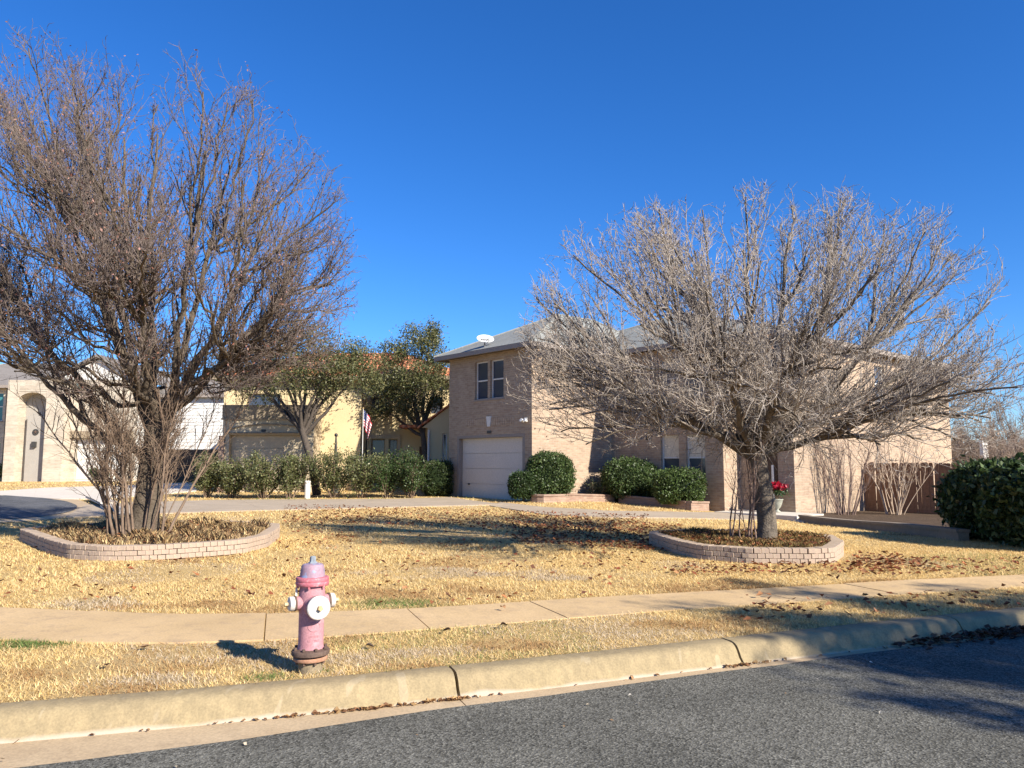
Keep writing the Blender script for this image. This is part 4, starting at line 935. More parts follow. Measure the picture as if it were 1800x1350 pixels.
# small loose shrub by the lit wall
def stem_shrub(label, base, h, w, nst, nleaf, size, pal, seed, group, name='hedge_shrub', mat='shoot_tan', low=0.25, dep=None):
    global rng; rng = np.random.default_rng(seed); dep = dep or w
    root = thing(name, label, 'shrub', base, 0, group)
    a = rng.uniform(0, 6.28, nst); q = np.sqrt(rng.random(nst))
    P = np.c_[np.cos(a) * q * 0.12, np.sin(a) * q * 0.12, np.full(nst, -0.05)]
    D = np.c_[np.cos(a) * q * w * 0.9 / h, np.sin(a) * q * dep * 0.9 / h, np.ones(nst)]
    P1, R1 = grow(P, D, h * rng.uniform(0.75, 1.0, nst), np.full(nst, 0.018), 7, 0.08, 0.03)
    for i in range(nst):
        V, F = tubes(P1[i:i + 1], R1[i:i + 1], 5); fast('stem', V, F, mat, root, smooth=True)
    p, d, r, t = kids(P1, R1, 12, low, 1.0, 25, 65, 0.1); P2, R2 = grow(p, d, 0.28 * h * rng.uniform(0.4, 1.1, len(p)), np.full(len(p), 0.007), 4, 0.15, 0.03)
    V, F = tubes(P2, R2, 3); fast('twigs', V, F, mat, root, kind='stuff')
    V, F, col = scatter_leaves(P2[:, 1:].reshape(-1, 3), nleaf, 0.075, size, pal, 0.0, 0.5); V[:, 2] = np.maximum(V[:, 2], 0.01); fast('leaves', V, F, 'leaf', root, col, kind='stuff')
    return root
stem_shrub('small loose grey green shrub at the foot of the lit brick wall', hb(2.55, -0.70, 0.16), 0.62, 0.45, 12, 1600, 0.055, [(0.10, 0.115, 0.055), (0.14, 0.15, 0.08), (0.07, 0.085, 0.04)], 65, 'small shrubs', 'small_shrub')
# hedge along the neighbour's garden
hs = [(362, 875, 800, .75, 'leftmost shrub of the hedge, green and bushy, right of the tree trunk', OLIVE), (408, 875, 812, .62, 'short shrub, second from the left end of the hedge', OLIVE), (462, 876, 795, 1.15, 'widest olive shrub in front of the tan garage door', OLIVE),
      (508, 876, 800, .8, 'olive shrub left of the white post', OLIVE), (588, 875, 795, 1.0, 'olive shrub right of the white post with bare stems below', OLIVE), (634, 875, 798, .7, 'olive shrub below the striped flag', OLIVE),
      (680, 875, 797, .85, 'dark green shrub in front of the house windows', GREEN), (722, 875, 797, .8, 'dark shrub left of the slender oak trunk', GREEN)]
for i, (px, py, top, w, lab, pal) in enumerate(hs):
    b_ = G(px, py); h = at(px, top, b_[1])[2] - b_[2]
    stem_shrub(lab, b_, h, w * 1.3, 15, 6200, 0.085, pal, 70 + i, 'shrubs of the neighbour hedge', low=0.22)
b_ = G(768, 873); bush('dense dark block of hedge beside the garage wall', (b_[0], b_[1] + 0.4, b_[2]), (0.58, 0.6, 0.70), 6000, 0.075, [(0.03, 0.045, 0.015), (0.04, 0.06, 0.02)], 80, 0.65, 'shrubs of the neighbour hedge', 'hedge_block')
# big evergreen hedge at right
BIGL = [(0.035, 0.06, 0.02), (0.05, 0.085, 0.028), (0.025, 0.045, 0.015), (0.075, 0.11, 0.04)]
for lab, (px, py), r, seed in (('large glossy evergreen bush at the right end of the fence', (1752, 952), (0.78, 1.1, 0.72), 90), ('large dark evergreen bush cut by the right picture edge', (1850, 968), (0.9, 1.1, 0.74), 91)):
    b_ = G(px, py); bush(lab, (b_[0] + 0.25, b_[1] + 0.40, b_[2]), r, 9000, 0.12, BIGL, seed, 0.95, 'evergreen bushes by the fence', 'evergreen_bush')
# crape myrtles by the right wall
for lab, loc, n_, seed, mat, h, ln in (('leafless dark stemmed shrub against the sunlit brick wall', hb(7.0, -7.75, 0.14), 15, 95, 'myrtle_dark', (2.2, 3.2), 0.30), ('leafless pale stemmed shrub in front of the wooden fence', hb(8.7, -8.6, 0.14), 16, 96, 'myrtle_bark', (2.4, 3.3), 0.36)):
    root = thing('crape_myrtle', lab, 'shrub', loc, 0, 'leafless shrubs by the right wall')
    shoots(root, loc, n_, 0.30, *h, ln, 0.024, mat, seed, lenT=0.7, twn=9)
# live oaks
def oak(label, base, fork, clumps, nleaf, seed, size=0.10):
    global rng; rng = np.random.default_rng(seed); base = np.array(base, float)
    root = thing('live_oak', label, 'tree', base, 0, 'evergreen oaks behind the hedge')
    f_ = np.array(fork) - base; t = np.linspace(0, 1, 7)[:, None]; tp = f_ * t + np.c_[0.06 * np.sin(t * 4), 0 * t, -0.1 * (1 - t)]
    V, F = tubes(tp[None], (0.17 * (1 - 0.35 * t[:, 0]))[None], 12); fast('trunk', V, F, 'oak_bark', root, smooth=True)
    cl = []; S = []; E = []
    for c, r in clumps:
        c = np.array(c) - base; S.append(tp[-1] * rng.uniform(0.85, 1)); E.append(c + [0, 0, r[2] * 0.3])
        n = int(26 * r[0] * r[2] * 2) + 8; d = rng.normal(0, 1, (n, 3)); d /= np.linalg.norm(d, axis=1, keepdims=True); cl.append(c + d * np.array(r) * rng.uniform(0.45, 1.02, (n, 1)))
    S = np.array(S); E = np.array(E); P1, R1 = bezier_limbs(S, E, (S + E) / 2 + [0, 0, 0.1], 9, np.full(len(S), 0.085), 0.012, 0.05)
    for i in range(len(S)):
        V, F = tubes(P1[i:i + 1], R1[i:i + 1], 7); fast('limb', V, F, 'oak_bark', root, smooth=True)
    p, d, r, t = kids(P1, R1, 16, 0.25, 1, 25, 70, 0.15); P2, R2 = grow(p, d, rng.uniform(0.3, 1.1, len(p)), np.full(len(p), 0.014), 5, 0.14, 0.02)
    V, F = tubes(P2, R2, 4); fast('twigs', V, F, 'oak_bark', root, kind='stuff')
    C_ = np.concatenate(cl)
    V, F, col = scatter_leaves(C_, nleaf, 0.17, size, [(0.10, 0.11, 0.042), (0.135, 0.135, 0.055), (0.07, 0.082, 0.03), (0.165, 0.15, 0.065)], 0.2, 0.5)
    o = fast('crown', V, F, 'leaf', root, col); o['kind'] = 'stuff'; return root
Yo = 30.2
oak('spreading evergreen oak with a leaning forked trunk before the tan garage', at(557, 866, Yo), at(532, 752, Yo),
    [(at(px, py, Yo + dy), (rx_, rx_, rz2)) for px, py, dy, rx_, rz2 in ((430, 650, .3, 1.0, .75), (480, 610, -.3, 1.1, .85), (540, 600, .8, 1.2, 1.0), (640, 635, .6, .9, .8), (500, 640, .9, 1.2, .9), (570, 650, -.6, 1.1, .8), (520, 665, -.8, 1.1, .6), (590, 640, .2, 1.1, .8), (635, 665, -.2, .85, .75), (455, 690, .4, .8, .5), (575, 690, .6, .9, .45), (610, 620, .8, .8, .6), (410, 625, .5, .7, .6))], 25000, 101)
Yo = 33.5
oak('upright evergreen oak beside the garage of the brick house', at(748, 866, Yo), at(744, 752, Yo),
    [(at(px, py, Yo + dy), (rx_, rx_, rz2)) for px, py, dy, rx_, rz2 in ((735, 600, 0, .95, .75), (695, 630, -.3, .9, .75), (765, 635, .3, .75, .8), (725, 660, -.6, 1.0, .7), (680, 680, .3, .8, .7), (765, 690, .2, .65, .7), (720, 710, -.3, .9, .55), (670, 720, .2, .6, .35), (760, 590, .4, .5, .5))], 22000, 102)
# white marker post in the verge of the hedge
b_ = G(540, 876); post = thing('marker_post', 'short white plastic marker post in front of the hedge', 'post', b_)
MB().lathe([(0.105, -0.05), (0.105, 0.58), (0.10, 0.60)], 16).build('tube', 'white_paint', post, smooth=False)
MB().lathe([(0.112, 0.56), (0.112, 0.63), (0.09, 0.655), (0.03, 0.665)], 16).build('cap', 'white_paint', post, smooth=True)

# ------------------------------------------------------------------ tan neighbour house
Yg = 32.6
nh = thing('stucco_house', 'tan stucco house with red tile roof behind the hedge', 'house', (0, 0, 0))
def xx(px, Y): return (px - 900) / FPX * Y * 1.0
def zz_(py, Y): return float(at(900, py, Y)[2])
z0n = 0.2
# garage block
gx0, gx1 = xx(392, Yg), xx(552, Yg); gz = zz_(713, Yg); dt = zz_(764, Yg)
door = (xx(404, Yg) - gx0, xx(540, Yg) - gx0, z0n, dt)
wall(nh, 'garage_wall', gx0, Yg, 0, gx1 - gx0, z0n, gz, [door], 'stucco_tan', 0.3)
wall(nh, 'garage_side', gx1 - .002, Yg + .302, math.pi / 2, 2.6, z0n, gz, [], 'stucco_tan', 0.3)
MB().box(gx0 - .06, gx1 + .06, Yg - .07, Yg - .002, zz_(738, Yg), zz_(735, Yg)).build('cornice', 'stucco_brown', nh)
MB().box(gx0 - .03, gx1 + .03, Yg - .04, Yg - .003, zz_(734.7, Yg), gz + .03).build('upper_band', 'stucco_brown', nh)
gdr = MB().box(gx0 + door[0], gx0 + door[1], Yg + .26, Yg + .29, z0n, dt).build('garage_door', 'stucco_tan', nh)
for k in range(4):
    za = 0.45 + k * (dt - 0.47) / 4; MB().box(gx0 + door[0] + .05, gx0 + door[1] - .05, Yg + .23, Yg + .257, za + .008, za + (dt - 0.47) / 4 - .008).build('door_section', 'stucco_tan', gdr)
arc = MB(); n = 14; xc = (door[0] + door[1]) / 2 + gx0; wd2 = (door[1] - door[0]) / 2 + .15
ap = [(xc + wd2 * math.cos(math.pi - i * math.pi / n), dt + .08 + (zz_(747, Yg) - dt - .05) * math.sin(i * math.pi / n)) for i in range(n + 1)]
for a_, b2 in zip(ap[:-1], ap[1:]): arc.tube((a_[0], Yg - .02, a_[1]), (b2[0], Yg - .02, b2[1]), .04, .04, 6)
arc.tube((ap[0][0], Yg - .02, dt + .07), (ap[-1][0], Yg - .02, dt + .07), .045, .045, 6); arc.build('arch_trim', 'stucco_brown', nh)
MB().box(xx(460, Yg), xx(468, Yg), Yg - .025, Yg - .003, zz_(760, Yg), zz_(755, Yg)).build('number_plate', 'dark_metal', nh)
cb_ = MB(); cb_.box(gx0 - .12, gx0 + .10, Yg - .1, Yg - .004, z0n, zz_(766, Yg)).build('stone_pillar', 'edging_brick', nh)
# main body
Ym = 35.2; mx0, mx1 = xx(392, Ym), xx(806, Ym); ez = zz_(668, Ym)
wl_ = [(xx(432, Ym) - mx0, xx(492, Ym) - mx0, zz_(716, Ym), zz_(692, Ym))]
fw_ = [(xx(632, Ym) - mx0 + .12, xx(646, Ym) - mx0, .9, zz_(772, Ym)), (xx(653, Ym) - mx0, xx(677, Ym) - mx0, .9, zz_(772, Ym)), (xx(684, Ym) - mx0, xx(699, Ym) - mx0, .9, zz_(772, Ym))]
up_ = [(xx(650, Ym) - mx0, xx(672, Ym) - mx0, zz_(728, Ym), zz_(698, Ym)), (xx(755, Ym) - mx0, xx(778, Ym) - mx0, zz_(728, Ym), zz_(698, Ym))]
wall(nh, 'front_wall', mx0, Ym, 0, mx1 - mx0, z0n, ez, wl_ + fw_ + up_, 'stucco_yellow', 0.3)
for w_ in wl_ + fw_ + up_: window(nh, mx0, Ym, 0, *w_, frame='stucco_brown', mull=False, sill=False, rec=.12)
tx0, tx1 = xx(628, Ym), xx(705, Ym)
MB().box(tx0, tx1, Ym - .08, Ym - .003, zz_(771, Ym), zz_(764, Ym)).box(tx0, tx0 + .12, Ym - .08, Ym - .003, .6, zz_(771, Ym) - .002).box(tx1 - .12, tx1, Ym - .08, Ym - .003, .6, zz_(771, Ym) - .002).build('window_surround', 'stucco_tan', nh)
wall(nh, 'side_wall', mx0 + .002, Ym + 7, -math.pi / 2, 6.998, z0n, ez, [], 'stucco_yellow', 0.3)
wall(nh, 'side_wall', mx1 - .302, Ym + .302, math.pi / 2, 6.6, z0n, ez, [], 'stucco_yellow', 0.3)
# projecting middle block between garage and windows
bx0, bx1 = xx(556, 33.9), xx(634, 33.9)
MB().box(bx0, bx1, 33.9, Ym - .003, z0n, zz_(690, 33.9)).build('middle_block', 'stucco_yellow', nh)
hip(nh, mx0, mx1, Ym, Ym + 7, ez + .15, zz_(622, Ym + 3.5) - ez - .15, 3.6, 3.6, 'red_tile', .5, 'stucco_brown', 'stucco_brown')
# entry wing on the right with its own little gable
Yw = 33.2; ex0, ex1 = xx(752, Yw), xx(812, Yw); wz = zz_(752, Yw)
ewin = [(xx(778, Yw) - ex0, xx(786, Yw) - ex0, .9, zz_(762, Yw))]
wall(nh, 'entry_wall', ex0, Yw, 0, ex1 - ex0, z0n, wz, ewin, 'stucco_yellow', .25)
MB().prism([(ex0 - .25, wz), (ex1, wz), (ex1, wz + 1.15), (xx(788, Yw), wz + 0.9)], Yw + .003, Yw + .24).build('entry_gable', 'stucco_yellow', nh)
window(nh, ex0, Yw, 0, *ewin[0], frame='white_paint', mull=True, sill=False)
mm = MB(); mm.v = [(ex0 - .45, Yw - .15, wz - .05), (xx(790, Yw), Yw - .15, wz + .95), (xx(790, Yw), Ym - .003, wz + .95), (ex0 - .45, Ym - .003, wz - .05)]; mm.v += [(a_, b2, c_ + .08) for a_, b2, c_ in mm.v]
mm.f = [(0, 3, 2, 1), (4, 5, 6, 7), (0, 1, 5, 4), (1, 2, 6, 5), (2, 3, 7, 6), (3, 0, 4, 7)]; mm.build('entry_roof', 'red_tile', nh)
MB().box(xx(700, Yw), ex0 - .46, Yw + .2, Ym - .003, wz + .02, wz + .14).build('porch_roof', 'red_tile', nh)
MB().tube((ex0 + .05, Yw - .06, z0n), (ex0 + .05, Yw - .06, wz - .1), .05, .05, 8).build('downspout', 'white_paint', nh)
edn = MB(); dx0, dx1 = xx(738, Ym), xx(752, Ym); edn.box(dx0, dx1, Ym - .05, Ym - .003, .4, 2.3).build('entry_door', 'dark_wood', nh)
# garden obelisk and flag
q = at(590, 800, 32.0); ob = thing('garden_obelisk', 'slim dark tapered garden obelisk with round finial before the tan wall', 'ornament', (q[0], q[1], float(T(q[0], q[1]))))
zt = at(590, 763, 32.0)[2] - float(T(q[0], q[1]))
MB().lathe([(0.19, -0.02), (0.17, .1), (0.03, zt - .1)], 4).build('spire', 'dark_metal', ob)
MB().lathe([(0.005, zt - .13), (0.06, zt - .09), (0.075, zt - .04), (0.06, zt + .01), (0.005, zt + .04)], 12).build('finial', 'dark_metal', ob, smooth=True)
q = at(637, 800, 31.3); gz0 = float(T(q[0], q[1])); fp = thing('flag_pole', 'small pole with a drooping red white striped flag before the tan house', 'flag', (q[0], q[1], gz0))
zt = at(637, 719, 31.3)[2] - gz0
MB().tube((0, 0, -.1), (0, 0, zt), .018, .014, 8).build('pole', 'white_paint', fp)
MB().lathe([(0.004, zt), (0.03, zt + .02), (0.03, zt + .045), (0.004, zt + .065)], 10).build('finial', 'brass', fp)
nu, nv = 26, 14; V = []; uvs = []
for i in range(nu):
    for j in range(nv):
        u = i / (nu - 1); v_ = j / (nv - 1); x = .34 * u ** 0.8 * (0.55 + .45 * v_) + .03; y = .09 * math.sin(u * 11 + v_ * 1.5) * (0.3 + u); z = zt - .06 - .66 * (1 - v_) - .55 * u * (0.55 + .45 * u)
        V.append((x, y, z)); uvs.append((u, v_))
F = [(i * nv + j, (i + 1) * nv + j, (i + 1) * nv + j + 1, i * nv + j + 1) for i in range(nu - 1) for j in range(nv - 1)]
fo = mk('flag', V, F, 'flag_cloth', fp, True); ul = fo.data.uv_layers.new(name='UVMap')
for l in fo.data.loops: ul.data[l.index].uv = uvs[l.vertex_index]

# ------------------------------------------------------------------ stone house far left
Ys = 42.0; zs0 = 0.3
sh = thing('stone_house', 'pale limestone house with arched tower at the left edge', 'house', (0, 0, 0))
tx0, tx1 = xx(10, Ys), xx(112, Ys); tz = zz_(668, Ys)
a0, a1 = xx(29, Ys), xx(79, Ys); az = zz_(680, Ys); nb = (a1 - a0)
wall(sh, 'tower_wall', tx0, Ys, 0, tx1 - tx0, zs0, tz, [(a0 - tx0, a1 - tx0, zs0, az - .25)], 'limestone', 1.4)
# arch head (solid corners)
n = 12; xm = (a0 + a1) / 2; hw2 = (a1 - a0) / 2; top = [(xm + hw2 * math.cos(math.pi - i * math.pi / n), az - .25 - .001 + (.0 + .0) - .55 + .5 * math.sin(i * math.pi / n)) for i in range(n + 1)]
MB().prism([(a0, az - .252)] + [(x, z) for x, z in top] + [(a1, az - .252)], Ys + .02, Ys + 1.3).build('arch_head', 'limestone', sh)
MB().box(a0 + .004, a1 - .004, Ys + .75, Ys + .95, zs0, az - .26).build('arch_recess', 'stucco_grey', sh)
MB().box(a0 + .3, a1 - .06, Ys + .45, Ys + .74, zs0, zz_(730, Ys)).build('inner_pier', 'stucco_grey', sh)
med = MB().lathe([(0.02, 0), (0.17, 0), (0.17, .04), (0.13, .04)], 20, Matrix.Translation((xx(55, Ys), Ys + .45, zz_(759, Ys))) @ Matrix.Rotation(R(90), 4, 'X')); med.build('medallion', 'dark_metal', sh)
mm = MB()
for k in range(5):
    a_ = R(90 + 72 * k); mm.tube((xx(55, Ys), Ys + .40, zz_(759, Ys)), (xx(55, Ys) + .13 * math.cos(a_), Ys + .40, zz_(759, Ys) + .13 * math.sin(a_)), .035, .004, 5)
mm.build('star', 'rusty_iron', sh)
MB().box(xx(51, Ys), xx(58, Ys), Ys + .3, Ys + .45, zz_(786, Ys), zz_(776, Ys)).build('wall_lantern', 'dark_metal', sh)
# walls either side
lw = [(0.9, 2.3, 3.6, 5.4), (0.9, 2.3, .9, 2.7), (3.1, 4.7, 3.6, 5.4), (3.1, 4.7, .9, 2.7)]; lo = xx(8, Ys + 1.2)
wx0 = lo - 6; lw = [(6 - 2.7, 6 - .15, 3.9, 5.5), (6 - 2.7, 6 - .15, 1.0, 2.7)]
wall(sh, 'left_wall', wx0, Ys + 1.2, 0, 6, zs0, 5.75, lw, 'limestone', .3)
for w_ in lw: window(sh, wx0, Ys + 1.2, 0, *w_, glass='teal_glass', mull=True)
Yr = Ys + .8; rx0 = tx1 + .003; rx1 = xx(236, Yr)
gdo = (.25, xx(232, Yr) - rx0 - .2, zs0, zz_(770, Yr))
ww = (xx(127, Yr) - rx0, xx(143, Yr) - rx0, zz_(690, Yr), zz_(670, Yr))
wall(sh, 'right_wall', rx0, Yr, 0, rx1 - rx0, zs0, zz_(668, Yr), [gdo, ww], 'limestone', .3)
window(sh, rx0, Yr, 0, *ww, glass='teal_glass', mull=False)
MB().box(rx0 + .01, rx1 - .01, Yr - .18, Yr - .003, zz_(770, Yr), zz_(758, Yr)).build('garage_header', 'stucco_brown', sh)
gdr = MB().box(rx0 + gdo[0], rx0 + gdo[1], Yr + .22, Yr + .27, zs0, gdo[3]).build('garage_door', 'white_paint', sh)
for k in range(4):
    za = .62 + k * (gdo[3] - .64) / 4; MB().box(rx0 + gdo[0] + .04, rx0 + gdo[1] - .04, Yr + .19, Yr + .217, za + .01, za + (gdo[3] - .64) / 4 - .01).build('door_section', 'white_paint', gdr)
MB().prism([(xx(95, Yr), zz_(667.5, Yr)), (rx1, zz_(667.5, Yr)), (xx(168, Yr), zz_(632, Yr))], Yr + .01, Yr + .2).build('gable', 'white_siding', sh)
mm = MB()
gA = (xx(85, Yr), zz_(671, Yr)); gB = (xx(168, Yr), zz_(628, Yr)); gC = (rx1 + .4, zz_(671, Yr))
mm.v = [(gA[0], Yr - .3, gA[1]), (gB[0], Yr - .3, gB[1]), (gC[0], Yr - .3, gC[1]), (gA[0], Yr + 8, gA[1]), (gB[0], Yr + 8, gB[1]), (gC[0], Yr + 8, gC[1])]; mm.v += [(a_, b2, c_ + .15) for a_, b2, c_ in mm.v]
mm.f = [(0, 1, 4, 3), (1, 2, 5, 4), (6, 9, 10, 7), (7, 10, 11, 8), (0, 6, 7, 1), (1, 7, 8, 2), (3, 4, 10, 9), (4, 5, 11, 10), (0, 3, 9, 6), (2, 8, 11, 5)]; mm.build('gable_roof', 'brown_shingle', sh)
hip(sh, wx0, tx1 - .3, Ys + 1.2, Ys + 9, 5.9, 1.7, 3.5, 3.5, 'brown_shingle', .4)
# white sided wing between the two houses
Yv = 45.0; vx0, vx1 = xx(240, Yv), xx(394, Yv)
ws = thing('sided_house', 'white lap sided house wall seen right of the tall tree trunk', 'house', (vx0, Yv, float(T(vx0, Yv))))
MB().box(0, vx1 - vx0, .03, 7, -.3, 4.9).build('wall_core', 'white_siding', ws)
LB_ = vx1 - vx0; bz = 0.4; bdm = None; bmesh_v = MB(); bmesh_v.v = [(0, 0.028, 0), (LB_, 0.028, 0), (LB_, -0.005, 0.0), (0, -0.005, 0.0), (0, 0.028, .195), (LB_, 0.028, .195), (LB_, 0.018, .195), (0, 0.018, .195)]
bmesh_v.f = [(0, 1, 2, 3), (4, 7, 6, 5), (3, 2, 6, 7), (0, 4, 5, 1), (0, 3, 7, 4), (1, 5, 6, 2)]
for k in range(22):
    o = bmesh_v.build('lap_board', 'white_siding', ws) if bdm is None else mk('lap_board', None, None, None, ws, mesh=bdm)
    bdm = bdm or o.data; o.location = (0, 0, .4 + k * .2)
hip(ws, 0, LB_, 0, 7, 5.0, 1.5, 3, 3, 'brown_shingle', .35)
# dark board fence between the houses
gp = at(286, 840, 41.0); fn = thing('board_fence', 'dark board fence below the white siding', 'fence', (gp[0], gp[1], float(T(gp[0], gp[1]))))
m0 = None; nbd = int((xx(398, 41.0) - gp[0]) / .16)
for k in range(nbd):
    o = MB().box(0, .15, 0, .022, -.05, 1.75).build('board', 'dark_wood', fn) if m0 is None else mk('board', None, None, None, fn, mesh=m0)
    m0 = m0 or o.data; o.location = (k * .16, 0, rng.normal(0, .01))
for zq in (.3, 1.4): MB().box(0, nbd * .16, .024, .07, zq, zq + .09).build('rail', 'dark_wood', fn)

# small bare tree in the neighbour's lawn, plus low plants by the stone wall
sb = G(148, 845); sp = bare_tree('small_tree', 'small bare young tree in front of the white garage door', sb, at(147, 812, sb[1]), [(at(147, 785, sb[1]), (2.0, 1.6, 1.6))],
    [(at(px, py, sb[1] + dy), 0.9, .03) for px, py, dy in ((95, 775, .3), (115, 760, -.4), (140, 752, .3), (165, 755, -.3), (190, 768, .4), (200, 785, -.2), (100, 795, -.3), (180, 795, .3))], .07, ('bark_grey', 'twig_brown'), (7, 6, 4, 0), (.9, .45, .2), (.014, .010, .008), seed=21)
for i, (px, py, lab) in enumerate(((16, 846, 'dark low shrub left of the stone tower'), (172, 847, 'small green shrub right of the young tree'), (108, 843, 'reddish low shrub right of the stone tower'))):
    b_ = G(px, py); stem_shrub(lab, b_, .8 if i != 0 else 1.0, .7, 9, 1800, .12, GREEN if i != 2 else [(0.16, .07, .05), (.2, .11, .07)], 200 + i, 'low shrubs by the stone house', 'low_shrub')

# ------------------------------------------------------------------ far background at right and behind
def far_tree(label, base, h, w, seed, trunk=.14):
    base = np.array(base, float); global rng; rng = np.random.default_rng(seed)
    tips = []; 
    for k in range(12):
        a_ = k * 2.4; q = math.sqrt((k + .5) / 12); tips.append((base + [math.cos(a_) * w * q, math.sin(a_) * w * q, h * (1 - .45 * q * q)], .8, .05))
    c = base + [0, 0, h * .58]
    return bare_tree('background_tree', label, base, base + [0, 0, h * .25], [(c, (w * 1.05, w * 1.05, h * .46))], tips, trunk, ('far_twig', 'far_twig'), (9, 7, 4, 0), (w * .5, w * .25, w * .1), (.028, .018, .013), seed=seed, group='bare trees in the distance')
for i, (px, Y, h, w, lab) in enumerate(((1725, 52, 5.0, 3.2, 'brown bare tree far behind the evergreen bush'), (1800, 58, 7.2, 4.0, 'taller bare tree in the distance at the right edge'), (1640, 60, 5.5, 3.4, 'bare treetop beyond the right end of the brick house'), (1770, 44, 3.2, 2.6, 'low bare thicket tree just above the evergreen bush'))):
    x = xx(px, Y); far_tree(lab, (x, Y, float(T(x, Y)) - .1), h, w, 300 + i)
q = at(1731, 812, 50); wp = thing('white_pole', 'white square post standing in the distance at right', 'post', (q[0], q[1], float(T(q[0], q[1]))))
MB().box(-.17, .17, -.17, .17, -.2, at(1731, 777, 50)[2] - wp.location.z).build('shaft', 'white_paint', wp)
MB().box(-.22, .22, -.22, .22, at(1731, 777, 50)[2] - wp.location.z + .002, at(1731, 777, 50)[2] - wp.location.z + .1).build('cap', 'white_paint', wp)
# distant tree belt closing the horizon
rng = np.random.default_rng(400); n = 520; tx_ = rng.uniform(-330, 330, n); ty_ = rng.uniform(150, 200, n); C_ = np.c_[tx_, ty_, rng.uniform(.3, 5.0, n)]
V, F, col = scatter_leaves(C_, 64000, np.array([3.5, 3, 1.1]), 1.7, [(.13, .10, .075), (.17, .13, .10), (.09, .085, .05), (.07, .075, .04)], 0, .6); V[:, 2] = np.maximum(V[:, 2], 0)
o = fast('far_wood', V, F, 'leaf', None, col, kind='stuff'); tag(o, 'far brownish wood along the horizon', 'wood')
# street trees across the road, whose shade falls on the right of the road
def street_tree(label, base, h, w, seed, nl):
    base = np.array(base, float); tips = []
    for k in range(14):
        a_ = k * 2.4; q = math.sqrt((k + .5) / 14); tips.append((base + [math.cos(a_) * w * q, math.sin(a_) * w * q, h * (1 - .35 * q * q)], .9, .07))
    return bare_tree('street_tree', label, base, base + [0, 0, h * .36], [(base + [0, 0, h * .66], (w * 1.05, w * 1.05, h * .36))], tips, .2, ('bark_grey', 'twig_grey'), (9, 7, 4, 0), (w * .5, w * .24, w * .1), (.02, .012, .008), seed=seed, group='street trees across the road', leaf=(nl, .14, [(.05, .07, .02), (.07, .09, .03)], .12))
street_tree('leafy street tree across the road casting shade on the kerb', (13.5, -1.7, 0.10), 8.8, 3.0, 500, 42000)

# ------------------------------------------------------------------ fire hydrant
hp = G(545, 1180); hyd = thing('fire_hydrant', 'faded pink fire hydrant with white caps on the verge', 'fire hydrant', (hp[0], hp[1], 0.15), R(12))
MB().lathe([(0.083, -0.1), (0.083, 0.082)], 32).build('stub_pipe', 'old_pipe', hyd)
lf = smooth_edge(MB().lathe([(0.08, 0.078), (0.114, 0.080), (0.117, 0.084), (0.117, 0.098), (0.113, 0.102), (0.08, 0.112), (0.08, 0.117)], 40).build('lower_flange', 'rust_orange', hyd))
uf = smooth_edge(MB().lathe([(0.085, 0.116), (0.124, 0.117), (0.129, 0.121), (0.130, 0.143), (0.126, 0.150), (0.10, 0.155), (0.09, 0.16)], 40).build('upper_flange', 'rusty_iron', hyd))
for k in range(8):
    a_ = R(22 + 45 * k); M = Matrix.Translation((0.108 * math.cos(a_), 0.108 * math.sin(a_), 0.155)); MB().lathe([(0.011, 0), (0.011, 0.014), (0.008, 0.018)], 6, M).build('bolt', 'rusty_iron', uf)
    M = Matrix.Translation((0.098 * math.cos(a_), 0.098 * math.sin(a_), 0.060)); MB().lathe([(0.010, 0), (0.010, 0.021)], 6, M).build('bolt', 'rusty_iron', lf)
prof_b = [(0.091, 0.158), (0.088, 0.17), (0.086, 0.19), (0.086, 0.40), (0.088, 0.415), (0.090, 0.43), (0.090, 0.53), (0.087, 0.56), (0.084, 0.585), (0.09, 0.592)]
bar = smooth_edge(MB().lathe(prof_b, 48).build('barrel', 'hydrant_pink', hyd), 50)
smooth_edge(MB().lathe([(0.088, 0.588), (0.110, 0.590), (0.115, 0.596), (0.115, 0.612), (0.112, 0.618), (0.114, 0.622), (0.114, 0.640), (0.110, 0.646), (0.086, 0.649)], 40).build('top_flange', 'hydrant_flange', hyd))
for k in range(6):
    a_ = R(20 + 60 * k); M = Matrix.Translation((0.103 * math.cos(a_), 0.103 * math.sin(a_), 0.575)); MB().lathe([(0.009, 0), (0.009, 0.016)], 6, M).build('bolt', 'hydrant_flange', hyd)
smooth_edge(MB().lathe([(0.088, 0.646), (0.086, 0.66), (0.081, 0.70), (0.077, 0.722), (0.068, 0.733), (0.05, 0.738), (0.03, 0.740)], 40).build('bonnet', 'hydrant_bonnet', hyd), 35)
MB().lathe([(0.032, 0.738), (0.030, 0.748), (0.021, 0.752), (0.020, 0.782), (0.016, 0.788)], 6).build('operating_nut', 'iron_nut', hyd)
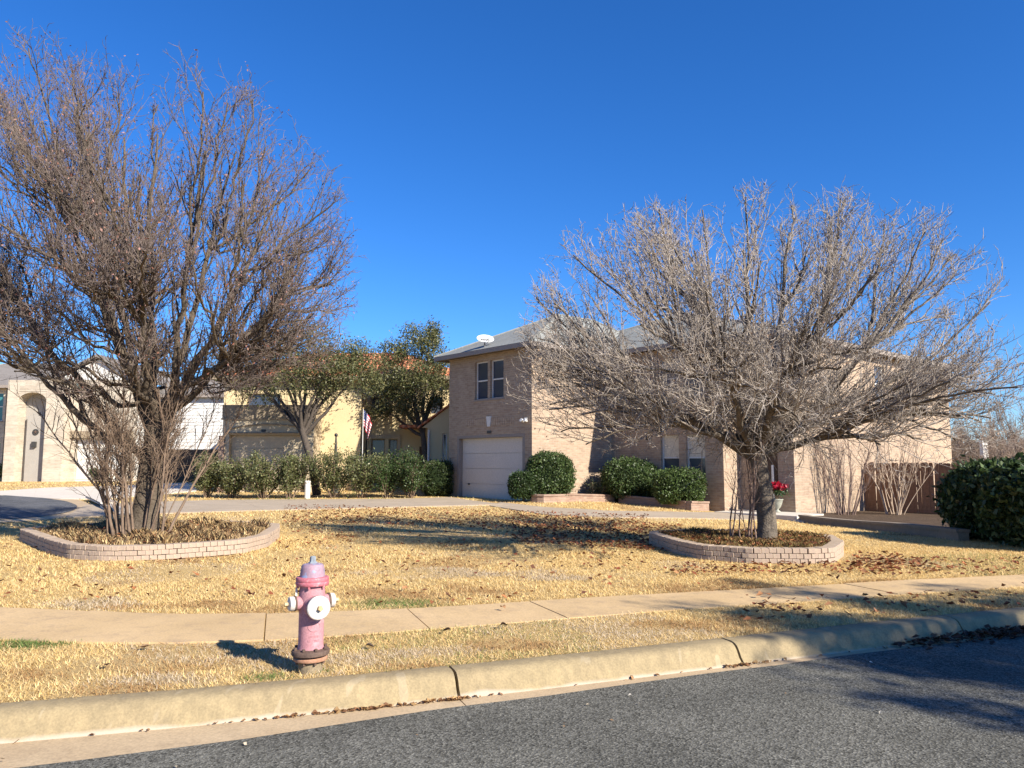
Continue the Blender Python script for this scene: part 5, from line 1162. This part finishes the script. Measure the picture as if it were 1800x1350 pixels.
def nozzle(ang, z, r, ln, capr, capl, name):
    Mz = Matrix.Translation((0, 0, z)) @ Matrix.Rotation(ang, 4, 'Z') @ Matrix.Rotation(R(90), 4, 'Y')
    nz = smooth_edge(MB().lathe([(r * 1.10, 0.05), (r * 1.06, 0.085), (r, 0.10), (r, ln), (r * 0.9, ln + .002)], 32, Mz).build(name, 'hydrant_pink', hyd))
    smooth_edge(MB().lathe([(r * 1.12, ln - .008), (r * 1.15, ln), (r * 1.12, ln + .006)], 32, Mz).build('gasket', 'rusty_iron', nz))
    cp = smooth_edge(MB().lathe([(capr * .98, ln + .004), (capr, ln + .010), (capr, ln + capl * .8), (capr * .93, ln + capl), (capr * .35, ln + capl + .006), (capr * .3, ln + capl + .006)], 32, Mz).build('cap', 'hydrant_white', nz), 35)
    nr_ = .019 if capr > .06 else .016
    MB().lathe([(nr_, ln + capl + .004), (nr_, ln + capl + .030), (nr_ * .75, ln + capl + .034)], 5, Mz).build('cap_nut', 'brass', nz)
nozzle(R(-90 + 20), 0.455, 0.070, 0.135, 0.081, 0.030, 'pumper_nozzle')
nozzle(R(180 + 20), 0.472, 0.046, 0.122, 0.050, 0.038, 'hose_nozzle')
nozzle(R(0 + 20), 0.472, 0.046, 0.122, 0.050, 0.038, 'hose_nozzle')
mm = MB(); M0 = R(-90 + 18)
for i in range(20):
    t0 = 2 * math.pi * i / 20; t1 = 2 * math.pi * (i + 1) / 20; f_ = lambda t_: (0.0865 * math.cos(M0 + 0.5 * math.cos(t_)), 0.0865 * math.sin(M0 + 0.5 * math.cos(t_)), 0.315 + 0.03 * math.sin(t_)); mm.tube(f_(t0), f_(t1), .0032, .0032, 6)
mm.build('embossed_ring', 'hydrant_pink', bar)
mm = MB()
rr_ = np.random.default_rng(9)
for row, (zq, nq) in enumerate(((0.245, 8), (0.215, 10))):
    for i in range(nq):
        a_ = M0 + (i - nq / 2) * .095; mm.tube((.086 * math.cos(a_), .086 * math.sin(a_), zq), (.086 * math.cos(a_ + .02 * rr_.normal()), .086 * math.sin(a_), zq + .013), .0028, .0028, 5)
mm.build('embossed_marks', 'hydrant_pink', bar)
MB().box(-.112, -.098, -.03, -.005, .52, .575).build('tag_plate', 'hydrant_white', hyd)

# ------------------------------------------------------------------ dry grass, leaves
HOUSEP = [tuple(hw(*q)) for q in ((0, 0), (0, 5), (18.8, 6), (18.8, -6.95), (5.2, -6.95), (5.2, -8.4), (3.1, -8.4), (3.1, -1.1), (-0.4, -1.1))]
BEDP = [tuple(p) for p in RWL] + [tuple(hw(14.5, -12)), tuple(hw(10, -6.9)), tuple(hw(5.6, -6.9))]
def blocked(x, y, grow_=0.0):
    b_ = inpoly(x, y, SWP)
    for P_ in (DRIVE, PATH, NDRIVE, LPOLY, RPOLY, HOUSEP, SIDE_G, BEDP): b_ |= inpoly(x, y, P_)
    return b_
def vnoise(x, y, s, seed):
    r_ = np.random.default_rng(seed); v = np.zeros_like(x)
    for k in range(7):
        a_ = r_.uniform(0, 6.28); f_ = s * r_.uniform(.6, 2.2); v += np.sin((x * math.cos(a_) + y * math.sin(a_)) * f_ + r_.uniform(0, 6.28))
    return v / 7 ** .5
STRAW = np.array([(0.70, 0.51, 0.22), (0.78, 0.595, 0.285), (0.60, 0.41, 0.16), (0.74, 0.57, 0.30)]); BROWN = np.array([(0.36, 0.21, 0.09), (0.42, 0.26, 0.12)]); PALE = np.array([(0.50, 0.40, 0.27), (0.56, 0.46, 0.33)]); GRN = np.array([(0.20, 0.22, 0.07), (0.28, 0.28, 0.10)])
def blades(x0, x1, v0, v1, dens, h, w, seed):
    global rng; rng = np.random.default_rng(seed); n = int((x1 - x0) * (v1 - v0) * dens)
    x = rng.uniform(x0, x1, n); y = K(x) + rng.uniform(v0, v1, n); keep = ~blocked(x, y)
    keep &= np.abs(x) < 0.70 * y + 1.0
    keep &= ~((vnoise(x, y, 2.2, 9) + 0.5 * vnoise(x, y, 7.0, 10) > 1.15) & (rng.random(n) < .55))
    x = x[keep]; y = y[keep]; n = len(x)
    nb_ = vnoise(x, y, 1.6, 1); npale = vnoise(x, y, 1.3, 2); ng = vnoise(x, y, 0.8, 3)
    bare = vnoise(x, y, 2.6, 4) > 1.25; vv = y - K(x)
    hh_ = h * rng.uniform(.45, 1.25, n) * np.where(npale > .9, .75, 1) * np.where(bare, .8, 1)
    a_ = rng.uniform(0, 6.28, n); ln = rng.uniform(.4, 2.6, n)
    P = np.c_[x, y, T(x, y) - .005]; tip = P + np.c_[np.cos(a_) * hh_ * ln, np.sin(a_) * hh_ * ln, hh_]
    ww_ = np.c_[-np.sin(a_), np.cos(a_), np.zeros(n)] * w * rng.uniform(.6, 1.3, (n, 1))
    V = np.stack([P - ww_, P + ww_, tip], 1).reshape(-1, 3); F = np.arange(3 * n).reshape(-1, 3)
    col = STRAW[rng.integers(0, 4, n)]
    verge = vv < 2.0
    m_ = (nb_ > np.where(verge, .55, 1.0)) & (rng.random(n) < .75); col[m_] = BROWN[rng.integers(0, 2, n)][m_]
    m_ = (npale > np.where(verge, .6, 1.0)) & (rng.random(n) < .5); col[m_] = PALE[rng.integers(0, 2, n)][m_]
    m_ = (ng > 1.15) & (rng.random(n) < .30); col[m_] = GRN[rng.integers(0, 2, n)][m_]
    for (gx, gy, gr, pal_) in PATCHES:
        m_ = (np.hypot((x - gx) / gr, (y - gy) / (gr * .45)) + .3 * vnoise(x, y, 6.0, 11) < rng.uniform(.3, 1, n)); col[m_] = pal_[rng.integers(0, 2, n)][m_]
    for (gx, gy, gr) in GREENSPOTS:
        m_ = (np.hypot((x - gx) / gr, (y - gy) / (gr * .6)) < rng.uniform(.3, 1, n)); col[m_] = (np.array([(0.11, .17, .045), (.15, .20, .06)])[rng.integers(0, 2, n)])[m_]
    col = col * rng.uniform(.8, 1.2, (n, 1)); return V, F, np.repeat(col, 3, 0)
PATCHES = [(*G(px, py)[:2], r_, pal_) for px, py, r_, pal_ in ((800, 1008, 1.5, PALE), (960, 1015, .8, PALE), (170, 1062, .9, PALE), (640, 1165, .55, PALE), (760, 1150, .6, PALE), (1120, 1108, .8, PALE), (720, 1172, .35, BROWN), (930, 1136, .55, BROWN), (1260, 1100, .8, BROWN), (60, 1190, .5, BROWN), (1180, 1100, .5, BROWN), (270, 1200, .5, PALE), (230, 1215, .4, BROWN), (330, 1068, .8, BROWN), (1220, 1035, .9, BROWN), (730, 1045, 1.2, BROWN))]
GREENSPOTS = [(*G(470, 1192)[:2], .22), (*G(55, 1132)[:2], .5), (*G(555, 1180)[:2], .16), (*G(690, 1062)[:2], .6), (*G(660, 879)[:2], 2.0), (*G(500, 878)[:2], 2.2)]
A_ = [blades(-6, 8, -0.03, 2.1, 4200, .034, .0034, 601), blades(-8, 9, 1.6, 5.5, 2700, .036, .0044, 602), blades(-14, 14, 5.5, 11, 900, .042, .0062, 603), blades(-22, 18, 11, 22, 170, .06, .010, 604), blades(-34, 20, 22, 40, 26, .07, .02, 605)]
off = 0; VV_ = []; FF_ = []; CC_ = []
for v_, f_, c_ in A_: VV_.append(v_); FF_.append(f_ + off); CC_.append(c_); off += len(v_)
o = fast('dry_grass', np.concatenate(VV_), np.concatenate(FF_), 'grass_blade', None, np.concatenate(CC_), kind='stuff'); tag(o, 'short dormant straw yellow grass of the lawn and verge', 'grass')
# fallen leaves
def leaf_sheet(name, label, P, size, pal, seed, lift=.025):
    global rng; rng = np.random.default_rng(seed); n = len(P); a_ = rng.uniform(0, 6.28, n); s = size * rng.uniform(.6, 1.4, n)
    d = np.c_[np.cos(a_), np.sin(a_), rng.normal(0, .25, n)] * s[:, None] * .5; e_ = np.c_[-np.sin(a_), np.cos(a_), rng.normal(0, .35, n)] * s[:, None] * .3; up = np.c_[np.zeros((n, 2)), s * rng.uniform(.05, .35, n)]
    C_ = np.array(P) + [0, 0, lift]; V = np.stack([C_ - d + up * .4, C_ - d * .2 + e_ + up, C_ + d + up * .3, C_ - d * .2 - e_ + up, C_], 1).reshape(-1, 3)
    i5 = np.arange(n) * 5; F = np.concatenate([np.c_[i5, i5 + 4, i5 + 1], np.c_[i5 + 1, i5 + 4, i5 + 2], np.c_[i5 + 2, i5 + 4, i5 + 3], np.c_[i5 + 3, i5 + 4, i5]])
    col = np.asarray(pal)[rng.integers(0, len(pal), n)] * rng.uniform(.7, 1.25, (n, 1)); o = fast(name, V, F, 'dead_leaf', None, np.repeat(col, 5, 0), kind='stuff'); tag(o, label, 'leaves'); return o
LEAFC = [(.23, .075, .035), (.16, .055, .03), (.30, .12, .05), (.11, .05, .03), (.34, .17, .08)]
rng = np.random.default_rng(700); P = []
def spray(px0, px1, py0, py1, n, slope=0.0):
    for _ in range(n):
        px = rng.uniform(px0, px1); py = rng.uniform(py0, py1) + slope * (px - (px0 + px1) / 2); p = G(px, py); P.append(p)
spray(500, 1140, 897, 930, 2600, .03); spray(900, 1200, 915, 965, 1800, .06); spray(1180, 1500, 992, 1012, 240);  spray(520, 1140, 925, 1000, 300, .03); spray(1560, 1800, 985, 1015, 150); spray(0, 540, 960, 1060, 120); spray(540, 1500, 985, 1070, 130); spray(1300, 1800, 1040, 1085, 160, -.05); spray(480, 620, 905, 960, 160)
for _ in range(330):
    P.append(G(1500 + abs(rng.normal(0, 75)), float(np.clip(rng.normal(994, 9), 972, 1014))))
P = np.array(P); P = P[(~inpoly(P[:, 0], P[:, 1], SWP)) | (rng.random(len(P)) < .10)]; k = ~(inpoly(P[:, 0], P[:, 1], RPOLY) | inpoly(P[:, 0], P[:, 1], LPOLY)); P = P[k]
leaf_sheet('fallen_leaves', 'scattered reddish brown fallen leaves on the dry lawn', P, .068, LEAFC, 701, .036)
for poly_, z_, n_, nm_, lb_ in ((rin, rz_, 420, 'planter_leaves', 'brown dead leaves caught in the right planter'), (lin, lz, 260, 'planter_leaves', 'few dead leaves caught in the left planter')):
    pl_ = np.array(poly_); q_ = rng.uniform(pl_.min(0), pl_.max(0), (n_ * 2, 2)); q_ = q_[inpoly(q_[:, 0], q_[:, 1], pl_.tolist())]
    leaf_sheet(nm_, lb_, np.c_[q_, np.full(len(q_), z_ + .0)], .06, LEAFC, 710 + n_, .03); rng = np.random.default_rng(711 + n_)
xs = np.concatenate([rng.uniform(3.2, 9.5, 900), rng.normal(4.6, .5, 260)]); dd_ = .29 + np.abs(rng.normal(0, .10, len(xs))); gx, gy = koff(xs, dd_)
leaf_sheet('gutter_leaves', 'drift of dark dead leaves along the right gutter', np.c_[gx, gy, .008 + np.abs(rng.normal(0, .025, len(xs)))], .06, [(.11, .05, .03), (.07, .035, .025), (.16, .08, .045)], 702, .006)
xs = np.concatenate([rng.uniform(-6, 3.2, 45), rng.normal(-1.0, .30, 150), rng.normal(-3.4, .12, 30), rng.normal(1.7, .15, 50), rng.normal(-.5, .06, 50)]); gx, gy = koff(xs, .30 + np.abs(rng.normal(0, .015, len(xs))))
leaf_sheet('gutter_litter', 'thin straw litter lying along the foot of the kerb', np.c_[gx, gy, np.full(len(xs), .008)], .035, [(.38, .24, .11), (.30, .17, .08), (.2, .1, .05)], 703, .004)
xs = rng.uniform(-3, 7, 130); dd_ = rng.uniform(.6, 3.2, 130); gx, gy = koff(xs, dd_)
leaf_sheet('road_litter', 'tiny pale flecks of litter on the asphalt', np.c_[gx, gy, np.full(130, .024)], .022, [(.5, .42, .3), (.55, .5, .42), (.25, .16, .09)], 704, .004)
# single larger leaves one can pick out
for i, (px, py, lab, cl_) in enumerate(((187, 1177, 'dark curled leaf on the verge left of the hydrant', (.05, .028, .018)), (254, 1144, 'pale curled leaf near the sidewalk edge at left', (.26, .17, .10)), (785, 1116, 'dark leaf on the verge below a sidewalk joint', (.05, .03, .02)), (886, 1107, 'dark leaf on the verge beside the sidewalk, middle', (.06, .035, .02)), (884, 1075, 'single tan leaf lying on the sidewalk slab', (.36, .2, .1)), (650, 1143, 'grey leaf in the pale patch right of the hydrant', (.10, .075, .055)))):
    p = G(px, py); r_ = np.random.default_rng(800 + i); n_ = 9; V = []; F = []
    for s_ in range(n_):
        u = s_ / (n_ - 1); w_ = .030 * math.sin(math.pi * min(1, u * .96 + .02)) ** .8
        for q_ in (-1, 0, 1): V.append(((u - .5) * .075, q_ * w_ * .8, .012 + .018 * abs(q_) * math.sin(math.pi * u) + .006 * math.cos(u * 5 + i)))
    F = [(s_ * 3 + q_, s_ * 3 + q_ + 1, s_ * 3 + q_ + 4, s_ * 3 + q_ + 3) for s_ in range(n_ - 1) for q_ in (0, 1)]
    o = fast('fallen_leaf', np.array(V), np.array(F), 'dead_leaf', None, np.tile(cl_, (len(V), 1)), True, (p[0], p[1], p[2] + (.028 if py < 1125 else .02))); o.rotation_euler = (0, 0, r_.uniform(0, 6.28)); tag(o, lab, 'leaf', 'single fallen leaves')
